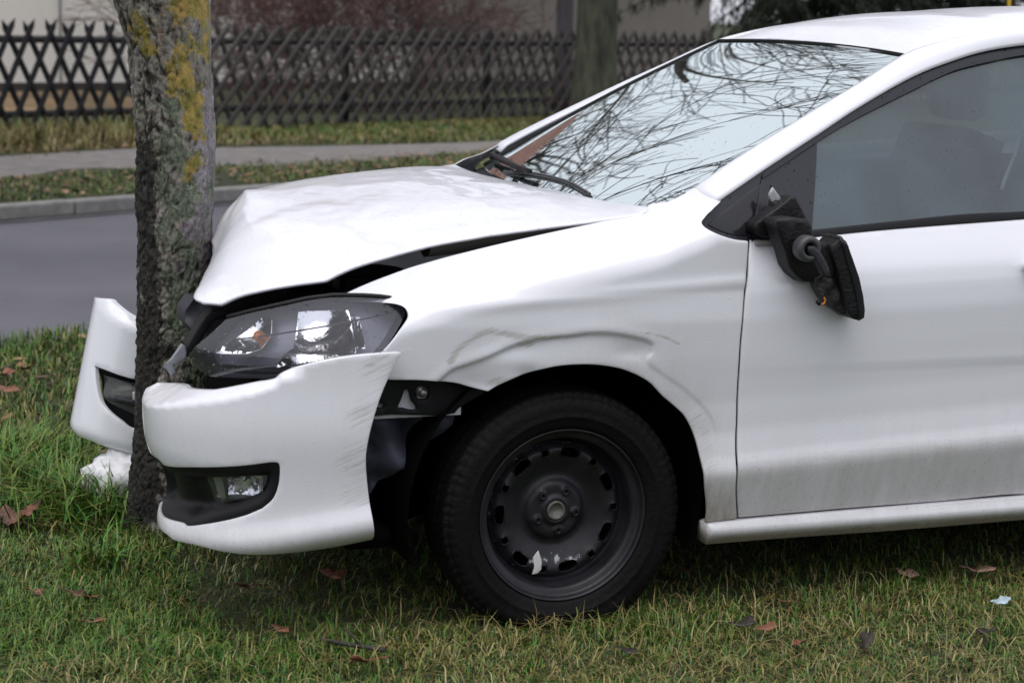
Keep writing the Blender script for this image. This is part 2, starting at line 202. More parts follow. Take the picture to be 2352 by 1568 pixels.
def hermite(P, n=None, step=None):
    P = np.asarray(P, float); m = len(P)
    t = np.concatenate([[0], np.cumsum(np.linalg.norm(np.diff(P, axis=0), axis=1))])
    if m == 2:
        n = n or max(2, int(math.ceil(t[-1]/step))+1)
        u = np.linspace(0, 1, n)[:, None]; return P[0]*(1-u)+P[1]*u
    T = np.zeros_like(P)
    T[1:-1] = (P[2:]-P[:-2])/(t[2:]-t[:-2])[:, None]; T[0] = (P[1]-P[0])/(t[1]-t[0]); T[-1] = (P[-1]-P[-2])/(t[-1]-t[-2])
    n = n or max(2, int(math.ceil(t[-1]/step))+1)
    s = np.linspace(0, t[-1], n); i = np.clip(np.searchsorted(t, s, side='right')-1, 0, m-2)
    h = (t[i+1]-t[i])[:, None]; u = (s-t[i])[:, None]/h
    return (2*u**3-3*u**2+1)*P[i]+(u**3-2*u**2+u)*h*T[i]+(-2*u**3+3*u**2)*P[i+1]+(u**3-u**2)*h*T[i+1]

def loop_of(segs, step):
    """closed outline from curve segments that meet at corners"""
    out = []
    for s in segs:
        p = hermite(s, step=step)
        if out and np.linalg.norm(out[-1]-p[0]) < step*.35: p = p[1:]
        out.extend(list(p))
    if np.linalg.norm(out[0]-out[-1]) < step*.35: out.pop()
    return np.array(out)

def inside(poly, pts):
    x, y = pts[:, 0], pts[:, 1]; c = np.zeros(len(pts), bool); n = len(poly); j = n-1
    for i in range(n):
        xi, yi = poly[i]; xj, yj = poly[j]
        if yi != yj:
            c ^= ((yi > y) != (yj > y)) & (x < (xj-xi)*(y-yi)/(yj-yi)+xi)
        j = i
    return c

def area2(p): return .5*np.sum(p[:, 0]*np.roll(p[:, 1], -1)-np.roll(p[:, 0], -1)*p[:, 1])

def panel(name, outline, f, mat, parent=None, step=.012, holes=(), lip=.018, edge=.0015, attrs=None, grid=None):
    """sheet-metal panel: a 2D outline filled with a dense net, carried to 3D by f(uv, depth), with a rolled edge"""
    outline = np.asarray(outline, float)
    if area2(outline) < 0: outline = outline[::-1]
    hs_ = []
    for h in holes:
        h = np.asarray(h, float); hs_.append(h[::-1] if area2(h) > 0 else h)
    loops = [outline]+hs_
    g = grid or step
    lo, hi = outline.min(0), outline.max(0)
    gx, gy = np.meshgrid(np.arange(lo[0]+g/2, hi[0], g), np.arange(lo[1]+g/2, hi[1], g*.87))
    gx = gx + (np.arange(gx.shape[0]) % 2)[:, None]*g*.5
    P = np.stack([gx.ravel(), gy.ravel()], 1)
    keep = inside(outline, P)
    for h in hs_: keep &= ~inside(h, P)
    P = P[keep]
    B = np.concatenate(loops)
    if len(P):
        d = np.full(len(P), 9.)
        for k in range(0, len(B), 256):
            d = np.minimum(d, np.sqrt(((P[:, None, :]-B[None, k:k+256, :])**2).sum(2)).min(1))
        P = P[d > g*.55]
    edges = []; k = 0
    for l in loops:
        n = len(l); edges += [(k+i, k+(i+1) % n) for i in range(n)]; k += n
    allp = np.concatenate([B, P]) if len(P) else B
    res = delaunay_2d_cdt([Vector(p) for p in allp.tolist()], edges, [], 0, 1e-6)
    V2 = np.array([(v.x, v.y) for v in res[0]]); F = np.array([t for t in res[2] if len(t) == 3])
    cen = V2[F].mean(1); ok = inside(outline, cen)
    for h in hs_: ok &= ~inside(h, cen)
    F = F[ok]
    io = {}
    for i, og in enumerate(res[3]):
        for q in og: io[q] = i
    V3 = f(V2, 0.0); verts = [V3]; faces = F.tolist(); uv = [V2]; nv = len(V2); k = 0
    if lip > 0:
        for l in loops:
            n = len(l); idx = [io.get(k+i) for i in range(n)]; k += n
            if any(i is None for i in idx): continue
            tv = np.roll(l, -1, 0)-np.roll(l, 1, 0); tv /= np.maximum(np.linalg.norm(tv, axis=1), 1e-9)[:, None]
            nr = np.stack([tv[:, 1], -tv[:, 0]], 1)
            prev = idx
            for off, dep in ((edge*.75, edge*.35), (edge, edge*1.2), (edge, lip)):
                q = l+nr*off; verts.append(f(q, dep)); uv.append(q)
                cur = list(range(nv, nv+n)); nv += n
                faces += [(prev[i], prev[(i+1) % n], cur[(i+1) % n], cur[i]) for i in range(n)]
                prev = cur
    V = np.concatenate(verts); UV = np.concatenate(uv)
    a = attrs(UV, V) if attrs else None
    return mesh_obj(name, V, faces, mat, parent, recalc=True, attrs=a)

def grid_faces(nu, nv, closed_u=False):
    f = []
    for j in range(nv-1):
        for i in range(nu if closed_u else nu-1):
            a = j*nu+i; b = j*nu+(i+1) % nu
            f.append((a, b, b+nu, a+nu))
    return f

def net(rows, nu, nv):
    """smooth surface through rows of 3D points: (nv, nu, 3)"""
    A = np.array([hermite(r, n=nu) for r in rows])
    return np.stack([hermite(A[:, i], n=nv) for i in range(nu)], 1)

def solid(o, t, off=-1):
    m = o.modifiers.new('thick', 'SOLIDIFY'); m.thickness = t; m.offset = off; return o

def tube(pts, rad, sides=8, cap=True):
    P = np.asarray(pts, float); n = len(P); rad = np.broadcast_to(np.asarray(rad, float), (n,))
    T = np.gradient(P, axis=0); T /= np.maximum(np.linalg.norm(T, axis=1), 1e-9)[:, None]
    a = np.array([0, 0, 1.]) if abs(T[0][2]) < .9 else np.array([1., 0, 0])
    u = np.cross(T[0], a); u /= np.linalg.norm(u); V = []
    ang = np.linspace(0, 2*math.pi, sides, endpoint=False)
    for i in range(n):
        u = u-T[i]*np.dot(u, T[i]); u /= max(np.linalg.norm(u), 1e-9); w = np.cross(T[i], u)
        V.append(P[i]+rad[i]*(np.cos(ang)[:, None]*u+np.sin(ang)[:, None]*w))
    V = np.concatenate(V); F = grid_faces(sides, n, True)
    if cap: F += [tuple(range(sides))[::-1], tuple(range((n-1)*sides, n*sides))]
    return V, F

class MB:
    def __init__(s): s.v = []; s.f = []; s.n = 0
    def add(s, V, F):
        s.v.append(np.asarray(V, float)); s.f += [tuple(int(i)+s.n for i in q) for q in F]; s.n += len(V); return s
    def box(s, c, d, M=None):
        q = np.array([(x, y, z) for x in (-.5, .5) for y in (-.5, .5) for z in (-.5, .5)])*np.array(d)
        if M is not None: q = q @ np.array(M.to_3x3()).T
        return s.add(q+np.array(c), [(0, 1, 3, 2), (4, 6, 7, 5), (0, 4, 5, 1), (2, 3, 7, 6), (0, 2, 6, 4), (1, 5, 7, 3)])
    def tube(s, p, r, sides=8): return s.add(*tube(p, r, sides))
    def build(s, name, mat, parent=None, smooth=False, bevel=0, **k):
        o = mesh_obj(name, np.concatenate(s.v), s.f, mat, parent, smooth=smooth, recalc=True, **k)
        if bevel:
            m = o.modifiers.new('bevel', 'BEVEL'); m.width = bevel; m.segments = 2; m.limit_method = 'ANGLE'
        return o

def slab(name, pts, thick, mat, parent, holes=(), bevel=.003, axis=(0, 1, 0), step=.02, bulge=None):
    """a solid plate whose outline is a list of 3D points, thickened along an axis away from its front"""
    P = np.asarray(pts, float); c = P.mean(0); ax = np.array(axis, float)
    def f(uv, d):
        q = np.stack([uv[:, 0], np.full(len(uv), c[1]), uv[:, 1]], 1)
        if bulge is not None: q[:, 1] += bulge(uv)
        return q+ax*d
    return panel(name, P[:, [0, 2]], f, mat, parent, step=step, holes=[np.asarray(h)[:, [0, 2]] for h in holes], lip=thick, edge=bevel)

def lathe(prof, n, axis_c, M=None):
    """revolve (r, d) about the Y axis"""
    th = np.linspace(0, 2*math.pi, n, endpoint=False); V = []
    for r, d in prof: V.append(np.stack([r*np.cos(th), np.full(n, d), r*np.sin(th)], 1))
    V = np.concatenate(V)
    if M is not None: V = V @ np.array(M).T
    return V+np.array(axis_c), grid_faces(n, len(prof), True)

# ------------------------------------------------------------------ materials
def new_mat(name):
    m = bpy.data.materials.new(name); m.use_nodes = True
    return m, m.node_tree.nodes, m.node_tree.links, m.node_tree.nodes['Principled BSDF']

def N(nodes, t, **kw):
    n = nodes.new('ShaderNode'+t)
    for k, v in kw.items():
        if k in n.inputs: n.inputs[k].default_value = v
        else: setattr(n, k, v)
    return n

def ramp(nodes, stops, interp='LINEAR'):
    r = nodes.new('ShaderNodeValToRGB'); r.color_ramp.interpolation = interp
    e = r.color_ramp.elements
    while len(e) > 1: e.remove(e[0])
    for i, (p, c) in enumerate(stops):
        q = e[0] if i == 0 else e.new(p)
        q.position = p; q.color = (*c, 1) if len(c) == 3 else c
    return r

def simple(name, col, rough=.5, metal=0., bump=0., bscale=60., var=.0, vscale=8., coat=0., spec=.5):
    m, n, l, b = new_mat(name)
    b.inputs['Base Color'].default_value = (*col, 1); b.inputs['Roughness'].default_value = rough; b.inputs['Metallic'].default_value = metal
    b.inputs['Coat Weight'].default_value = coat; b.inputs['Specular IOR Level'].default_value = spec
    tc = N(n, 'TexCoord')
    if var:
        t = N(n, 'TexNoise', Scale=vscale, Detail=6.); l.new(tc.outputs['Object'], t.inputs['Vector'])
        r = ramp(n, [(.3, tuple(c*(1-var) for c in col)), (.7, tuple(min(1, c*(1+var)) for c in col))]); l.new(t.outputs['Fac'], r.inputs[0]); l.new(r.outputs[0], b.inputs['Base Color'])
    if bump:
        t = N(n, 'TexNoise', Scale=bscale, Detail=4.); l.new(tc.outputs['Object'], t.inputs['Vector'])
        bp_ = N(n, 'Bump', Strength=bump, Distance=.01); l.new(t.outputs['Fac'], bp_.inputs['Height']); l.new(bp_.outputs[0], b.inputs['Normal'])
    return m

def math_n(n, l, op, a, b=None, clamp=False):
    q = n.new('ShaderNodeMath'); q.operation = op; q.use_clamp = clamp
    for i, v in enumerate((a, b)):
        if v is None: continue
        if isinstance(v, (int, float)): q.inputs[i].default_value = v
        else: l.new(v, q.inputs[i])
    return q.outputs[0]

def mixc(n, l, fac, a, b):
    q = n.new('ShaderNodeMix'); q.data_type = 'RGBA'
    if isinstance(fac, (int, float)): q.inputs[0].default_value = fac
    else: l.new(fac, q.inputs[0])
    for i, v in ((6, a), (7, b)):
        if isinstance(v, tuple): q.inputs[i].default_value = (*v, 1)
        else: l.new(v, q.inputs[i])
    return q.outputs[2]

def droplets(n, l, vec, scale, thr):
    """height of sparse round water drops"""
    v = N(n, 'TexVoronoi', Scale=scale); v.feature = 'F1'; l.new(vec, v.inputs['Vector'])
    sep = n.new('ShaderNodeSeparateColor'); l.new(v.outputs['Color'], sep.inputs[0])
    on = math_n(n, l, 'GREATER_THAN', sep.outputs[0], thr)
    sz = math_n(n, l, 'MULTIPLY', sep.outputs[1], .22); sz = math_n(n, l, 'ADD', sz, .10)
    d = math_n(n, l, 'DIVIDE', v.outputs['Distance'], sz); d = math_n(n, l, 'MULTIPLY', d, d)
    h = math_n(n, l, 'SUBTRACT', 1., d, True); h = math_n(n, l, 'POWER', h, .6)
    return math_n(n, l, 'MULTIPLY', h, on)

def paint(name, drop_thr=.55, drop_scale=70, dstr=.9, coat=1.):
    m, n, l, b = new_mat(name)
    b.inputs['Roughness'].default_value = .32; b.inputs['Coat Weight'].default_value = 1; b.inputs['Coat Roughness'].default_value = .04
    b.inputs['Specular IOR Level'].default_value = .4
    tc = N(n, 'TexCoord'); vec = tc.outputs['Object']
    base = (.775, .785, .845)
    nz = N(n, 'TexNoise', Scale=3., Detail=5.); l.new(vec, nz.inputs['Vector'])
    fac = math_n(n, l, 'MULTIPLY', nz.outputs['Fac'], .12)
    col = mixc(n, l, fac, base, (.62, .60, .57))
    at = n.new('ShaderNodeAttribute'); at.attribute_name = 'dirt'
    fn = N(n, 'TexNoise', Scale=9., Detail=9., Roughness=.75); mp = N(n, 'Mapping'); mp.inputs['Scale'].default_value = (1.6, 1, .35); l.new(vec, mp.inputs[0]); l.new(mp.outputs[0], fn.inputs['Vector'])
    spk = N(n, 'TexNoise', Scale=160., Detail=2.); l.new(vec, spk.inputs['Vector'])
    sp = ramp(n, [(.60, (0, 0, 0)), (.72, (1, 1, 1))]); l.new(spk.outputs['Fac'], sp.inputs[0])
    q = math_n(n, l, 'MULTIPLY', fn.outputs['Fac'], 1.6); q = math_n(n, l, 'MULTIPLY', q, at.outputs['Fac'], True)
    col = mixc(n, l, q, col, (.30, .275, .235))
    q2 = math_n(n, l, 'MULTIPLY', sp.outputs[0], at.outputs['Fac']); q2 = math_n(n, l, 'MULTIPLY', q2, .55, True)
    col = mixc(n, l, q2, col, (.13, .115, .09))
    a2 = n.new('ShaderNodeAttribute'); a2.attribute_name = 'scuff'
    sn = N(n, 'TexNoise', Scale=34., Detail=9., Roughness=.85); m2 = N(n, 'Mapping'); m2.inputs['Rotation'].default_value = (0, R(-24), 0); m2.vector_type = 'TEXTURE'; m2.inputs['Scale'].default_value = (5., 1, .16); l.new(vec, m2.inputs[0]); l.new(m2.outputs[0], sn.inputs['Vector'])
    th = math_n(n, l, 'ADD', sn.outputs['Fac'], a2.outputs['Fac']); sr = ramp(n, [(.70, (0, 0, 0)), (.80, (1, 1, 1))])
    # ramp input is limited to 0..1, so scale first
    th = math_n(n, l, 'MULTIPLY', th, .8)
    l.new(th, sr.inputs[0])
    col = mixc(n, l, math_n(n, l, 'MULTIPLY', sr.outputs[0], .55), col, (.27, .275, .20))
    l.new(col, b.inputs['Base Color'])
    rr = math_n(n, l, 'MULTIPLY', q, .45); rr = math_n(n, l, 'ADD', rr, .32); l.new(rr, b.inputs['Roughness'])
    cr_ = math_n(n, l, 'MULTIPLY', q, -.9); cr_ = math_n(n, l, 'ADD', cr_, coat, True); l.new(cr_, b.inputs['Coat Weight'])
    if drop_thr < 1:
        h = droplets(n, l, vec, drop_scale, drop_thr)
        bp_ = N(n, 'Bump', Strength=dstr, Distance=.004); l.new(h, bp_.inputs['Height'])
        l.new(bp_.outputs[0], b.inputs['Coat Normal'])
        b2 = N(n, 'Bump', Strength=dstr*.35, Distance=.004); l.new(h, b2.inputs['Height']); l.new(b2.outputs[0], b.inputs['Normal'])
    return m

def glass(name, ior=1.7, tint=(.8, .9, .88), fog=0., fogcol=(.3, .35, .37), rough=.0, thr=.6, scale=80, gloss=(1, 1, 1), boost=1., dstr=.8):
    """thin wet sheet of glass: clear sheet + mirror by angle, optionally fogged inside"""
    m, n, l, b = new_mat(name); n.remove(b); out = n['Material Output']
    tr = N(n, 'BsdfTransparent'); tr.inputs[0].default_value = (*tint, 1)
    gl = N(n, 'BsdfGlossy'); gl.inputs['Roughness'].default_value = rough; gl.inputs[0].default_value = (*gloss, 1)
    df = N(n, 'BsdfDiffuse'); df.inputs[0].default_value = (*fogcol, 1)
    tc = N(n, 'TexCoord'); fr = N(n, 'Fresnel', IOR=ior)
    h = droplets(n, l, tc.outputs['Object'], scale, thr)
    bp_ = N(n, 'Bump', Strength=dstr, Distance=.004); l.new(h, bp_.inputs['Height']); l.new(bp_.outputs[0], gl.inputs['Normal']); l.new(bp_.outputs[0], fr.inputs['Normal'])
    nz = N(n, 'TexNoise', Scale=4., Detail=3.); l.new(tc.outputs['Object'], nz.inputs['Vector'])
    m1 = N(n, 'MixShader')
    ff = math_n(n, l, 'MULTIPLY', nz.outputs['Fac'], fog*2, True); dd = math_n(n, l, 'MULTIPLY', h, -.6); ff = math_n(n, l, 'ADD', ff, dd, True)
    l.new(ff, m1.inputs[0]); l.new(tr.outputs[0], m1.inputs[1]); l.new(df.outputs[0], m1.inputs[2])
    m2 = N(n, 'MixShader'); l.new(math_n(n, l, 'MULTIPLY', fr.outputs[0], boost, True), m2.inputs[0]); l.new(m1.outputs[0], m2.inputs[1]); l.new(gl.outputs[0], m2.inputs[2])
    l.new(m2.outputs[0], out.inputs['Surface'])
    return m

M_paint = paint('white_car_paint', .84, 95, .4)
M_paint_wet = paint('white_car_paint_wet', .22, 70, 1., .6)
M_blackp = simple('black_plastic', (.006, .006, .0075), .5, bump=.15, bscale=350, spec=.25)
M_blackgloss = simple('black_gloss', (.016, .016, .02), .12)
M_rubber = simple('tyre_rubber', (.0045, .0044, .0048), .65, bump=.25, bscale=90, var=.3, spec=.14)
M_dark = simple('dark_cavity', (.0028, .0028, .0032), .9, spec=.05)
M_greyp = simple('grey_plastic', (.03, .03, .038), .5, spec=.3, bump=.2, bscale=40)
M_chrome = simple('reflector_chrome', (.93, .93, .95), .09, 1., bump=.12, bscale=40)
M_lampgrey = simple('lamp_housing_grey', (.32, .32, .39), .3, .1)
M_orange = simple('orange_bulb', (.75, .22, .03), .3)
M_seat = simple('seat_cloth', (.035, .037, .042), .9)
M_ws = glass('windscreen_glass', 2.0, (.42, .5, .48), .0, thr=.62, scale=80, boost=2.3, gloss=(.80, .875, .865), dstr=.5)
M_side = glass('side_window_glass', 1.6, (.40, .47, .49), .72, (.040, .068, .080), .10, .60, 92, boost=1.7, dstr=.08)
M_lens = glass('lamp_lens', 1.5, (.88, .89, .92), .03, (.62, .62, .70), .0, .40, 95, boost=1.5)
M_trim = glass('dark_trim_dummy', 1.5)

def trim_mat():
    m, n, l, b = new_mat('wet_black_trim')
    b.inputs['Base Color'].default_value = (.022, .022, .030, 1); b.inputs['Roughness'].default_value = .25; b.inputs['Specular IOR Level'].default_value = .5
    tc = N(n, 'TexCoord'); h = droplets(n, l, tc.outputs['Object'], 92, .6)
    bp_ = N(n, 'Bump', Strength=1., Distance=.004); l.new(h, bp_.inputs['Height']); l.new(bp_.outputs[0], b.inputs['Normal'])
    return m
M_trim = trim_mat()

def tint_mat(name, rough=.6, spec=.3, trans=.0):
    m, n, l, b = new_mat(name)
    a = n.new('ShaderNodeAttribute'); a.attribute_name = 'tint'; l.new(a.outputs['Color'], b.inputs['Base Color'])
    b.inputs['Roughness'].default_value = rough; b.inputs['Specular IOR Level'].default_value = spec
    return m
M_blade = tint_mat('grass_blades', .45, .35)
M_needle = tint_mat('needles', .5, .3)

# ------------------------------------------------------------------ the ground, road and street
DIR = np.array([math.cos(R(31)), math.sin(R(31))]); NRM = np.array([-math.sin(R(31)), math.cos(R(31))])
def en(e, n, z=0.): return np.array([*(DIR*e+NRM*n), z])

def ground_mat():
    m, n, l, b = new_mat('lawn_soil'); tc = N(n, 'TexCoord'); v = tc.outputs['Object']
    t = N(n, 'TexNoise', Scale=1.6, Detail=8., Roughness=.7); l.new(v, t.inputs['Vector'])
    r = ramp(n, [(.32, (.018, .018, .009)), (.5, (.030, .042, .012)), (.68, (.048, .050, .018))]); l.new(t.outputs['Fac'], r.inputs[0]); l.new(r.outputs[0], b.inputs['Base Color'])
    b.inputs['Roughness'].default_value = .95
    t2 = N(n, 'TexNoise', Scale=40., Detail=6.); l.new(v, t2.inputs['Vector']); bp_ = N(n, 'Bump', Strength=.9, Distance=.03); l.new(t2.outputs['Fac'], bp_.inputs['Height']); l.new(bp_.outputs[0], b.inputs['Normal'])
    return m
M_soil = ground_mat()

def road_mat():
    m, n, l, b = new_mat('wet_asphalt'); tc = N(n, 'TexCoord'); v = tc.outputs['Object']
    t = N(n, 'TexNoise', Scale=.8, Detail=6.); l.new(v, t.inputs['Vector'])
    t2 = N(n, 'TexNoise', Scale=130., Detail=3.); l.new(v, t2.inputs['Vector'])
    r = ramp(n, [(.35, (.074, .074, .092)), (.65, (.114, .113, .136))]); l.new(t.outputs['Fac'], r.inputs[0])
    r2_ = ramp(n, [(.35, (.75, .75, .75)), (.65, (1.25, 1.25, 1.25))]); l.new(t2.outputs['Fac'], r2_.inputs[0])
    q = n.new('ShaderNodeMix'); q.data_type = 'RGBA'; q.blend_type = 'MULTIPLY'; q.inputs[0].default_value = 1
    l.new(r.outputs[0], q.inputs[6]); l.new(r2_.outputs[0], q.inputs[7]); l.new(q.outputs[2], b.inputs['Base Color'])
    b.inputs['Roughness'].default_value = .42; b.inputs['Specular IOR Level'].default_value = .5
    bp_ = N(n, 'Bump', Strength=.5, Distance=.004); l.new(t2.outputs['Fac'], bp_.inputs['Height']); l.new(bp_.outputs[0], b.inputs['Normal'])
    return m
M_road = road_mat()

def stone_mat(name, c0, c1, sc=14., rough=.8):
    m, n, l, b = new_mat(name); tc = N(n, 'TexCoord'); v = tc.outputs['Object']
    t = N(n, 'TexNoise', Scale=sc, Detail=8., Roughness=.7); l.new(v, t.inputs['Vector'])
    r = ramp(n, [(.3, c0), (.7, c1)]); l.new(t.outputs['Fac'], r.inputs[0]); l.new(r.outputs[0], b.inputs['Base Color']); b.inputs['Roughness'].default_value = rough
    bp_ = N(n, 'Bump', Strength=.5, Distance=.01); l.new(t.outputs['Fac'], bp_.inputs['Height']); l.new(bp_.outputs[0], b.inputs['Normal'])
    return m
M_kerb = stone_mat('kerb_concrete', (.12, .117, .112), (.27, .26, .245), 9., .6)
M_path = stone_mat('gravel_path', (.095, .085, .08), (.21, .19, .18), 7.)
M_render = stone_mat('cream_render', (.76, .73, .67), (.82, .79, .73), 3.)
M_render2 = stone_mat('darker_render', (.25, .225, .20), (.29, .265, .235), 3.)
M_plinth = stone_mat('brown_plinth', (.03, .025, .022), (.06, .05, .042), 10.)

def strip(name, quad, mat, kind='structure', nu=2, nv=2, bumpz=0., sc=1.):
    q = np.array(quad, float); V = []
    for j in range(nv):
        a = q[0]+(q[3]-q[0])*j/(nv-1); b_ = q[1]+(q[2]-q[1])*j/(nv-1)
        for i in range(nu):
            p = a+(b_-a)*i/(nu-1)
            if bumpz: p = p+np.array([0, 0, bumpz*noise.fractal(Vector((p[0]*sc, p[1]*sc, 3)), 1., 2., 3)])
            V.append(p)
    o = mesh_obj(name, V, grid_faces(nu, nv), mat); o['kind'] = kind; return o

strip('ground', [(-400, -400, -.10), (400, -400, -.10), (400, 400, -.10), (-400, 400, -.10)], M_soil)
def lawn_z(x, y):
    return .014*noise.noise(Vector((x*1.3, y*1.3, 1.7)))+.010*noise.noise(Vector((x*4.1, y*4.1, 5.2)))
V = []; NU, NV = 170, 130
for j in range(NV):
    for i in range(NU):
        e = -7+15*i/(NU-1); nn = -8+12.03*j/(NV-1)
        if nn > 3.9: nn += .05*math.sin(e*5.1)+.04*math.sin(e*11.7)
        p = en(e, nn); p[2] = lawn_z(p[0], p[1]) if nn < 3.8 else lawn_z(p[0], p[1])-.03*max(0, (nn-3.8)/.25)
        V.append(p)
lawn = mesh_obj('lawn', V, grid_faces(NU, NV), M_soil); lawn['kind'] = 'structure'
strip('lawn_beyond', [en(-60, -40, -.012), en(70, -40, -.012), en(70, 3.98, -.012), en(-60, 3.98, -.012)], M_soil)
strip('road', [en(-60, 3.6, -.03), en(80, 3.6, -.03), en(80, 7.95, -.03), en(-60, 7.95, -.03)], M_road)
strip('gutter', [en(-60, 7.70, -.0255), en(80, 7.70, -.0255), en(80, 7.90, -.0255), en(-60, 7.90, -.0255)], stone_mat('gutter_silt', (.018, .016, .015), (.075, .07, .072), 6., .5))
kerb = thing('kerb', None, None, en(4, 7.95, -.03)); kerb['kind'] = 'structure'
kst = None
for k in range(-8, 30):
    if kst is None:
        b = MB(); c = en(k*1.0+.5, 7.94, .02); M = Matrix.Rotation(R(31), 4, 'Z'); b.box(c, (.992, .14, .10), M)
        kst = b.build('kerb_stone', M_kerb, kerb, bevel=.014); k0 = k
    else:
        o = kst.copy(); COL.objects.link(o); o.parent = kerb; o.location = Vector(en((k-k0)*1.0, random.uniform(-.006, .006), random.uniform(-.006, .004)))
V = []; NU, NV = 160, 26
for j in range(NV):
    for i in range(NU):
        e = -20+50*i/(NU-1); nn = 8.008+8.5*j/(NV-1); p = en(e, nn)
        p[2] = .062+.02*noise.noise(Vector((p[0]*1.1, p[1]*1.1, 9.)))*min(1, (nn-8.0)*2)
        V.append(p)
verge = mesh_obj('verge', V, grid_faces(NU, NV), M_soil); verge['kind'] = 'structure'
def litter_mat():
    m, n, l, b = new_mat('leaf_litter'); tc = N(n, 'TexCoord'); v = tc.outputs['Object']
    t = N(n, 'TexNoise', Scale=.7, Detail=8., Roughness=.75); l.new(v, t.inputs['Vector'])
    r = ramp(n, [(.35, (.04, .05, .018)), (.48, (.12, .075, .035)), (.62, (.24, .155, .075))]); l.new(t.outputs['Fac'], r.inputs[0]); l.new(r.outputs[0], b.inputs['Base Color']); b.inputs['Roughness'].default_value = .9
    return m
strip('garden', [en(-60, 16.4, .045), en(80, 16.4, .045), en(80, 120, .045), en(-60, 120, .045)], M_soil)
strip('leaf_bed', [en(-20, 16.45, .066), en(13.6, 16.45, .066), en(15.6, 20.5, .066), en(-20, 20.5, .066)], litter_mat())
pn = [np.array(p) for p in TR['path_near']]; pf = [np.array(p) for p in TR['path_far']]
d0 = (pn[1]-pn[0])/np.linalg.norm(pn[1]-pn[0]); d1 = np.array([.72, .69])
pn = [pn[0]-d0*14]+pn+[pn[-1]+d1*20]; pf = [pf[0]-d0*14]+pf+[pf[-1]+d1*20]
A = hermite(pn, n=90); B = hermite(pf, n=90); V = []
for j in range(6):
    for i in range(90):
        p = A[i]+(B[i]-A[i])*j/5; w = .04*noise.noise(Vector((p[0]*2, p[1]*2, 0))) if j in (0, 5) else 0
        V.append((p[0], p[1]+w, .088 if 0 < j < 5 else .055))
path = mesh_obj('footpath', V, grid_faces(90, 6), M_path); path['kind'] = 'structure'

# ------------------------------------------------------------------ house and darker right-hand wall behind the fence
WD = np.array([math.cos(R(21.6)), math.sin(R(21.6))]); WN = np.array([-WD[1], WD[0]]); WO = np.array([1.764, 25.368])
def wp(e, n, z): return np.array([*(WO+WD*e+WN*n), z])
MW = Matrix.Rotation(R(21.6), 4, 'Z')
M_tile = simple('red_roof_tiles', (.14, .055, .038), .75, var=.35, vscale=5, bump=.3, bscale=12)
M_brick = simple('red_brick', (.13, .055, .042), .85, var=.35, vscale=9, bump=.3, bscale=20)
house = thing('house', 'cream rendered house wall behind the dark lattice fence', 'house', wp(0, 4, .045))
def wall_box(b, e0, e1, n0, n1, z0, z1): b.box(wp((e0+e1)/2, (n0+n1)/2, (z0+z1)/2), (e1-e0, n1-n0, z1-z0), MW); return b
wall_box(MB(), -14, 7.5, 0, 9, .17, 4.6).build('wall', M_render, house)
wall_box(MB(), -14.03, 7.53, -.03, 9.03, .02, .17).build('plinth', M_plinth, house)
wall_box(MB(), -13.97, 7.47, .03, 8.97, 4.6, 6.4).build('upper_wall', M_brick, house)
def gable(e0, e1, n0, n1, z, h, ov, mat, parent, name='roof'):
    P = [wp(e0-ov, n0-ov, z-.1), wp(e1+ov, n0-ov, z-.1), wp(e1+ov, (n0+n1)/2, z+h), wp(e0-ov, (n0+n1)/2, z+h), wp(e1+ov, n1+ov, z-.1), wp(e0-ov, n1+ov, z-.1)]
    o = mesh_obj(name, P, [(0, 1, 2, 3), (3, 2, 4, 5)], mat, parent, smooth=False); solid(o, .18); return o
roof = gable(-14, 7.5, 0, 9, 6.4, 3.4, .5, M_tile, house)
for e0 in (-11, -6.5, -2, 2.5):
    f = wall_box(MB(), e0, e0+1.3, -.05, .05, 4.75, 6.0).build('window', simple('window_white', (.7, .7, .7), .4), house)
    wall_box(MB(), e0+.08, e0+1.22, -.07, -.051, 4.83, 5.92).build('pane', M_blackgloss, f)
    for r_ in range(1): wall_box(MB(), e0-.1, e0+1.4, -.12, .04, 4.68, 4.745).build('sill', M_kerb, house)
b = MB(); b.tube([wp(.62, -.05, .17), wp(.62, -.05, 4.6)], .018, 8); b.build('downpipe', simple('zinc', (.25, .25, .26), .5, .6), house)
wall_box(MB(), -14.4, 7.9, -.62, -.45, 6.12, 6.28).build('gutter', simple('gutter_grey', (.42, .45, .47), .4, .4), house)
right_block = thing('darker_wall_block', 'darker rendered wall behind the fence, right of the shrub', 'building', wp(11, 2, .045))
wall_box(MB(), 7.62, 14.6, -.45, 6, .20, 3.3).build('wall', M_render2, right_block)  # wall right of the shrub gets a darker grey-brown colour
wall_box(MB(), 7.6, 14.62, -.48, 6.03, .02, .20).build('plinth', M_plinth, right_block)
b = MB(); wall_box(b, 7.3, 15.0, -.9, 6.4, 3.3, 3.48); b.build('roof', simple('roof_felt', (.05, .05, .052), .8), right_block)

